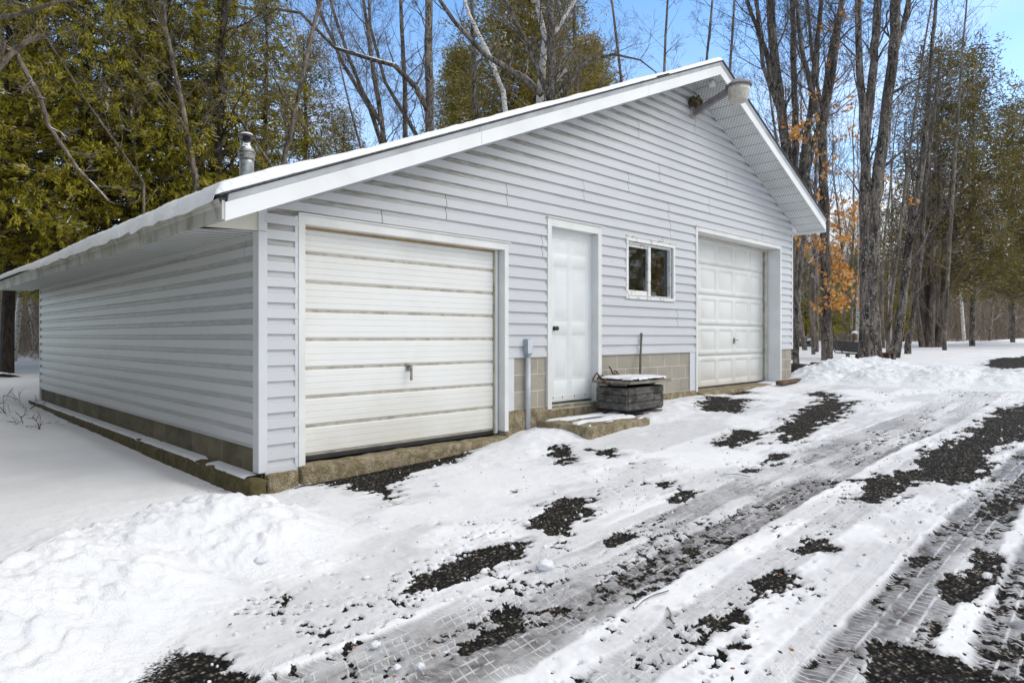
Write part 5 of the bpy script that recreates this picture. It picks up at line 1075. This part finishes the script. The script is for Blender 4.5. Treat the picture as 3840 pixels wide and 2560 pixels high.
# trees with bare limbs just left of the picture: only their limbs reach in
lb_ = bare_tree('overhanging_maple', [([(-3.1, 6.2, -.1), (-3.0, 6.1, 3.0), (-2.8, 6.2, 6.0), (-2.9, 6.3, 9.0)], [.16, .14, .11, .07])], 'bare limbs reaching in from the left edge over the low eave', 'tree', None, 'bark_pale', seed=30, nb=3, L=1.0, start=.6,
    extra=[stem([(-190, 330, 10), (-60, 240, 8), (0, 152, 7), (28, 122, 6.5), (60, 96, 6), (92, 84, 5), (125, 76, 3.5)], 12.5), stem([(-120, -40, 9), (0, 100, 7), (36, 122, 6), (62, 170, 6), (92, 225, 5.5), (112, 290, 5), (150, 345, 4.5), (180, 390, 4), (215, 425, 3.4), (250, 462, 2)], 12.6), stem([(-120, 120, 7), (-40, 50, 6), (0, 42, 5), (60, 28, 4.5), (130, 5, 4)], 12.8)])
# limbs in front of the cedars
bare_tree('slim_tree', [to_ground(stem([(452, 420, 6), (420, 250, 5), (380, 60, 4.5), (370, -80, 4)], 17.5))], 'grey limbed slim tree standing in front of the cedars above the eave', 'tree', None, 'bark_pale', seed=33, nb=20, L=2.4, start=.25, minr=.003)
bare_tree('slim_tree', [to_ground(stem([(640, 420, 6), (680, 250, 5), (720, 60, 4.5), (760, -80, 4)], 19.8))], 'grey slim tree standing right of the flue pipe before the cedars', 'tree', None, 'bark_pale', seed=34, nb=22, L=2.6, start=.25, minr=.003)
bare_tree('slim_tree', [to_ground(stem([(505, 620, 12), (500, 350, 10), (510, 120, 8), (525, -80, 6)], 18.9))], 'dark upright trunk standing just left of the flue pipe', 'tree', None, 'bark_dark', seed=35, nb=22, L=2.2, start=.25, minr=.004, upv=-.05)
for i, (u, u2, dep, lb) in enumerate([(330, 90, 16.6, 'thin twiggy sapling leaning far left before the cedars'), (650, 420, 19, 'thin twiggy sapling leaning left behind the flue pipe'), (780, 560, 20.5, 'thin twiggy sapling leaning left at the right end of the cedars'), (850, 760, 23, 'fine twiggy sapling where the cedars end')]):
    bare_tree('sapling', [to_ground(stem([(u, 420, 2.6), ((u + u2) / 2, 250, 2.2), (u2, 60, 1.6), (u2 + 8, -80, 1.2)], dep))], lb, 'tree', 'saplings before the cedars', 'bark_pale', seed=80 + i, nb=26, L=2.6, start=.2, minr=.003, depth=3)
# far wood: three builds of a bare tree, copied
far = []
for k in range(4):
    r = random.Random(100 + k); tr = M(); cw = M(); H = 11 + k; pts = limb((0, 0, 0), (r.gauss(0, .06), r.gauss(0, .06), 1), H, 8, .05, r, .1); rads = [(.07 + .015 * k) * (1 - .8 * i / 8) for i in range(9)]; tr.tube(pts, rads, 7, cap=False)
    for j in range(20 if k < 3 else 12):
        f = .15 + .83 * (j + r.random()) / 20; q = f * 8; i = min(int(q), 7); p = pts[i].lerp(pts[i + 1], q - i); az = r.random() * 6.283; twigs(cw, p, (math.cos(az), math.sin(az), .7), 2.6 * (1.15 - .6 * f), rads[i] * .32, 3, r, 4, .15, .05, .62, (2, 4), .005)
    far.append((tr.mesh('trunk', MAT['far_bark' if k != 3 else 'birch'], True), cw.mesh('crown', MAT['far_bark'], True)))
r = random.Random(77); cnt = 0
def far_tree(u, dep, sc=1., k=None):
    p = W(u, 800, dep); k = r.choice([0, 1, 2, 0, 1, 2, 0, 3]) if k is None else k
    side = 'in the far wood beyond the snowy clearing on the right' if u > 1500 else ('in the wood seen under the low eave at the left' if u < 400 else 'in the wood far behind the garage roof')
    tree_copy('birch_tree' if k == 3 else 'bare_tree', far[k], p.x, p.y, r.random() * 6.28, sc, ('white stemmed birch ' if k == 3 else 'thin bare grey tree ') + side, ('birches ' if k == 3 else 'bare trees ') + side)
for u, dep in [(1850, 28), (1868, 31), (1876, 26), (1952, 29), (1968, 34), (1940, 33), (2030, 30), (2044, 36), (1860, 38), (2215, 46), (2272, 44), (2318, 47), (2330, 50), (2200, 50)]: far_tree(u, dep, r.uniform(.8, 1.15))
for k in range(110): far_tree(r.uniform(1780, 2460), r.uniform(50, 86), r.uniform(.8, 1.2))
for k in range(34): far_tree(r.uniform(-60, 170), r.uniform(24, 60), r.uniform(.8, 1.1))
for u, dep in [(30, 21), (58, 34), (84, 25)]: far_tree(u, dep, .9, 3)
for k in range(26): far_tree(r.uniform(500, 1760), r.uniform(36, 60), r.uniform(.7, .95))
low = cedar_meshes(14, 12, 3.1, .3, 260, 150, 'cedar', leafl=.16)  # unseen cedars, added with low foliage to darken the left wall
for i, (x_, y_, sc) in enumerate([(-7.2, .5, 1.15), (-6.6, 3.6, 1.2), (-6.2, 7, 1.2), (-5.9, 10.3, 1.2), (-8.2, -3.5, 1.1), (-5.8, 13.5, 1.1), (-9.5, 5.5, 1.3), (-9.5, 9, 1.3)]):
    tree_copy('cedar_tree', low, x_, y_, i * 1.3, sc, 'unseen cedar added left of the garage outside the picture', 'unseen cedars left of the picture')
for i, (x_, y_, sc) in enumerate([(12, -21, .9), (17, -19, .95), (21, -22, 1.), (26, -20, .9), (31, -23, 1.05), (37, -21, .95), (24, -27, 1.1), (14, -27, 1.1), (44, -23, 1.)]):
    tree_copy('evergreen_tree', protos[i % 2], x_, y_, i * 1.3, sc, 'evergreen across the road mirrored in the garage window', 'evergreens across the road')
# undergrowth that reads as one mass
def brush(name, spec, n, label, hmax, mat='brush'):
    g = np.random.default_rng(9); P_ = []
    for (u0, u1, d0, d1, m) in spec:
        u = g.uniform(u0, u1, m); dep = g.uniform(d0, d1, m); a = (u * 3840 / 2352 - 1920) / FPX; X = CAMX + a * dep * RX[0] + dep * RX[1]; Y = CAMY + a * dep * RY[0] + dep * RY[1]; P_.append(np.stack([X, Y, zbase(X, Y)], 1))
    b0 = np.concatenate(P_); m = len(b0); k = 9; c = np.repeat(b0, k, 0); h_ = g.random(len(c)) ** 1.3 * hmax; c[:, 2] += h_; c[:, :2] += g.normal(0, .4, (len(c), 2)); a = unit(g.normal(0, .55, c.shape) + np.array([0, 0, .9])); w = unit(np.cross(a, g.normal(0, 1, a.shape))); ln = g.uniform(.5, 1.6, len(c))
    V, F = quads(c, a, w, ln, np.full(len(c), .018) + .01 * g.random(len(c))); tag(link(name, npmesh(name, V, F, MAT[mat], {'tint': np.clip(g.random(len(c)), 0, .99)}, False)), label, 'undergrowth', None, 'stuff')
brush('undergrowth', [(1780, 2480, 46, 78, 8000)], 0, 'tangle of bare brown twigs in the wood beyond the clearing', 4.5)
brush('undergrowth', [(-80, 200, 22, 55, 3200)], 0, 'tangle of bare brown twigs in the wood under the left eave', 4.0)
# hillside of wood far behind
def hill(name, u0, u1, dep, H, seed, label):
    us = np.linspace(u0, u1, 160); ds = np.linspace(0, 1, 26); V = []
    for d in ds:
        dep_ = dep + d * 60
        for u in us:
            a = (u * 3840 / 2352 - 1920) / FPX; X = CAMX + a * dep_ * RX[0] + dep_ * RX[1]; Y = CAMY + a * dep_ * RY[0] + dep_ * RY[1]; V.append((X, Y, 0))
    V = np.array(V); D_ = np.repeat(ds, len(us)); V[:, 2] = zbase(V[:, 0], V[:, 1]) - .5 + H * sstep(0, 1, D_) * (.75 + .5 * fbm(V[:, 0] * .05, V[:, 1] * .05, seed, 3)) + (1.6 * fbm(V[:, 0] * .35, V[:, 1] * .35, seed + 2, 3)) * (D_ > .01)
    nx, ny = len(us), len(ds); i = np.arange((ny - 1) * (nx - 1)); r_, c_ = i // (nx - 1), i % (nx - 1); a = r_ * nx + c_
    tag(link(name, npmesh(name, V, np.stack([a, a + 1, a + nx + 1, a + nx], 1), MAT['hill'])), label, None, None, 'structure')
hill('wooded_hill', -500, 2900, 78, 16, 7, 'brown wooded hillside behind the garage')

# ---------------------------------------------------------------- small things in the yard and among the trunks
wb = empty('wheelbarrow', GP(1935, 826) + (0,), 'black wheelbarrow half buried in snow between the oak and the twin trunk tree', 'wheelbarrow')
bx, by = GP(1938, 826); bz = gz(bx, by) + .02; f_ = Vector((RX[0], RY[0], 0)); s_ = Vector((RX[1], RY[1], 0))
def L2(a, b_, c_): q = Vector((bx, by, bz)) + f_ * a + s_ * b_; return (q.x, q.y, q.z + c_)
wb.location = (bx, by, bz)
b = M(); v8 = [L2(-.30, -.30, .56), (L2(.52, -.30, .50)), L2(.52, .30, .50), L2(-.30, .30, .56), L2(-.16, -.2, .26), L2(.36, -.2, .20), L2(.36, .2, .20), L2(-.16, .2, .26)]
b.add(v8, [(0, 1, 5, 4), (1, 2, 6, 5), (2, 3, 7, 6), (3, 0, 4, 7), (4, 5, 6, 7)]); b.tube([v8[0], v8[1], v8[2], v8[3], v8[0]], .016, 6); b.build('tub', MAT['blackmetal'], wb)
b = M(); b.tube([L2(.60, -.20, .14), L2(-.15, -.22, .2), L2(-.55, -.30, .92)], .02, 8); b.tube([L2(.60, .20, .14), L2(-.15, .22, .2), L2(-.5, .30, .88)], .02, 8); b.build('handle', MAT['blackmetal'], wb)
b = M(); b.box(L2(.0, -.12, -.1), L2(.25, .12, .2)); b.build('stand', MAT['blackmetal'], wb)
b = M(); w0 = Vector(L2(.52, 0, .06)); b.tube([w0 - s_ * .04, w0 - s_ * .03, w0 + s_ * .03, w0 + s_ * .04], [.12, .16, .16, .12], 20); b.build('wheel', MAT['rubber'], wb, smooth=True)
tx, ty = GP(1998, 836); tz = gz(tx, ty); tray = empty('rusty_shelf', (tx - .35, ty, tz), 'rusty iron box stove with overhanging top standing at the foot of the twin trunk tree', 'stove')
def T3(a, b_, c_): q = Vector((tx, ty, tz)) - s_ * .45 + f_ * a + s_ * b_; return Vector((q.x, q.y, q.z + c_))
def obox(b, a0, a1, b0, b1, c0, c1): b.add([T3(a, d, e) for e in (c0, c1) for a, d in ((a0, b0), (a1, b0), (a1, b1), (a0, b1))], [(0, 3, 2, 1), (4, 5, 6, 7), (0, 1, 5, 4), (1, 2, 6, 5), (2, 3, 7, 6), (3, 0, 4, 7)])
b = M(); obox(b, -.40, .42, -.2, .2, .30, .325); b.build('top_plate', MAT['rust'], tray)
b = M(); obox(b, -.20, .10, -.12, .15, .0, .30); b.build('body', MAT['rust'], tray)
b = M(); obox(b, .30, .36, -.15, .15, .0, .30); obox(b, .19, .22, -.15, .15, 0, .3); b.tube([T3(.22, 0, .33), T3(.38, 0, .48)], .03, 8); b.build('leg', MAT['plank'], tray)
# bird feeder hanging among the trunks, snow on a table far right
p = W(1963, 772, 24); bfz = p.z
b = M(); b.lathe([(.08, bfz - .16), (.09, bfz - .15), (.09, bfz + .05), (.02, bfz + .1)], p.x, p.y, 14); fd = empty('sap_bucket', (p.x, p.y, bfz - .16), 'small brown bucket with snowy lid hung on a trunk near the oak', 'bucket'); b.build('bucket_body', MAT['timber'], fd)
M().lathe([(.12, bfz + .10), (.12, bfz + .12), (.05, bfz + .19), (.01, bfz + .2)], p.x, p.y, 14).build('lid', MAT['snow'], fd, smooth=True)
p = W(1853, 790, 34); blob('boulder', (p.x, p.y, gz(p.x, p.y) + .15), (.55, .4, .35), MAT['bark'], 2); o = bpy.data.objects['boulder']; tag(o, 'grey boulder at the edge of the wood right of the garage', 'rock')
# fallen log at the left
p0 = Vector(GP(-40, 872) + (0,)); p1 = Vector(GP(54, 868) + (0,)); p0.z = gz(*p0.xy) + .07; p1.z = gz(*p1.xy) + .0; mid = (p0 + p1) / 2 + Vector((0, 0, .07)); b = M(); b.tube([p0, (p0 + mid) / 2 + Vector((0, 0, .03)), mid, (mid + p1) / 2 + Vector((0, 0, .02)), p1], [.06, .065, .06, .055, .03], 10); tag(b.build('fallen_log', MAT['bark_dark'], None, smooth=True), 'dark crooked fallen log on the snow beyond the left wall', 'log')
# twigs standing out of the snow left
def twig_plant(seed, pts_px, label):
    r = random.Random(seed); p = GP(*pts_px[0]); base = Vector((p[0], p[1], gz(*p))); b = M()
    for k in range(3): twigs(b, base, (r.gauss(0, .6), r.gauss(0, .6), .7), pts_px[1] if isinstance(pts_px[1], float) else .4, .006, 2, r, 4, .2, .0, .6, (2, 3), .0028)
    tag(b.build('twig', MAT['bark_dark'], None), label, 'twig')
for i, (q, lb) in enumerate([(((20, 962), .55), 'bare twigs sticking out of snow at the left edge, tallest of them'), (((55, 985), .35), 'low dark twig in the snow in front of the left edge twigs'), (((98, 1000), .22), 'tiny forked twig in the snow near the footing'), (((60, 945), .3), 'dark twig in snow left of the garage rear corner'), (((4, 985), .4), 'bare twig cut by the left edge of the photo')]): twig_plant(40 + i, q, lb)
# sticks and snow lumps on the driveway
def stick(pp, rad, lb, name='stick'):
    P_ = []
    for u, v in pp: q = GP(u, v, .03); P_.append((q[0], q[1], gz(*q) + .048))
    tag(M().tube(P_, rad, 6).build(name, MAT['bark'], None), lb, 'stick')
stick([(1533, 1402), (1541, 1418), (1538, 1428), (1548, 1440)], .005, 'short crooked stick on the snow between the tyre tracks')
stick([(1455, 1404), (1475, 1385), (1500, 1372), (1535, 1362)], .006, 'long brown stick at the edge of the tyre track')
stick([(1652, 1094), (1690, 1092), (1722, 1098)], .005, 'thin stick lying near the gravel patches at the middle')
stick([(1517, 1512), (1524, 1528)], .004, 'tiny stick near the bottom of the picture')
r = random.Random(8); lumps_px = [(1252, 1305, 22, 'flat oval snow lump beside the largest tyre track'), (861, 1486, 14, 'round snow lump at the bottom beside the tyre track'), (965, 1535, 12, 'small snow lump in the bottom tyre track'), (840, 1330, 8, 'small snowball at the foot of the left bank'), (912, 1536, 10, 'snow lump left of the bottom tyre track'), (600, 1345, 16, 'snowball rolled down the left snow bank'), (1210, 1205, 9, 'snow lump above the middle gravel patch'), (1005, 1115, 7, 'snowball near the left garage door')]
for u, v, s, lb in lumps_px:
    q = GP(u, v, .03); dep = (q[0] - CAMX) * RX[1] + (q[1] - CAMY) * RY[1]; rad = s * 3840 / 2352 / FPX * dep; zz = gz(*q) + .035
    if lb.startswith('snowball rolled'): zz += .12
    o = blob('snow_lump', (q[0], q[1], zz + rad * .25), (rad, rad * .8, rad * .55), MAT['snow'], s + u % 7, None, 3, .35); tag(o, lb, 'snow lump', 'snow lumps on the driveway')
def scatter():
    g = np.random.default_rng(4); V = []; F = []; bm = bmesh.new(); bmesh.ops.create_icosphere(bm, subdivisions=1, radius=1); bv = np.array([tuple(v.co) for v in bm.verts]); bf = np.array([[v.index for v in f.verts] for f in bm.faces]); bm.free()
    pts = []
    for k in range(420):
        if k < 150: x, y = g.uniform(-.4, 8), -.2 - abs(g.normal(0, .55))
        elif k < 300: x = g.uniform(-1.6, 3); y = -2.4 + g.normal(0, .22)
        else: x = g.uniform(-1, 7); y = g.choice([-2.80, -3.68, -4.2, -4.36]) + g.normal(0, .05)
        pts.append((x, y, abs(g.normal(0, .006)) + .003))
    for i, (x, y, s) in enumerate(pts):
        z = gz(x, y) + .034 + s * .2; V.append(bv * s * g.uniform(.7, 1.25, (len(bv), 3)) + np.array([x, y, z])); F.append(bf + i * len(bv))
    tag(link('snow_crumbs', npmesh('snow_crumbs', np.concatenate(V), np.concatenate(F), MAT['snow'])), 'scattered crumbs of snow on the driveway', 'snow', None, 'stuff')
scatter()
def litter():
    g = np.random.default_rng(6); n = 420; x = g.uniform(-1.6, 9, n); y = np.where(g.random(n) < .5, g.uniform(-4.9, -1.2, n), g.choice([-3.1, -3.45, -4.2, -4.6], n) + g.normal(0, .12, n)); z = zbase(x, y) + .050
    c = np.stack([x, y, z], 1); a = unit(g.normal(0, 1, c.shape) * np.array([1, 1, .25])); w = unit(np.cross(a, np.array([0, 0, 1.]) + g.normal(0, .3, a.shape))); s_ = .020 * (.5 + g.random(n)); V, F = quads(c, a, w, s_, s_ * .6)
    g2 = N('leaf_litter'); m = g2.base(g2.ramp(g2.attr('tint'), [(.2, (.03, .02, .012)), (.6, (.13, .06, .02)), (.95, (.35, .14, .03))]), .9)
    tag(link('leaf_litter', npmesh('leaf_litter', V, F, m, {'tint': g.random(n)}, False)), 'scattered dry leaf fragments on the driveway', 'litter', None, 'stuff')
litter()
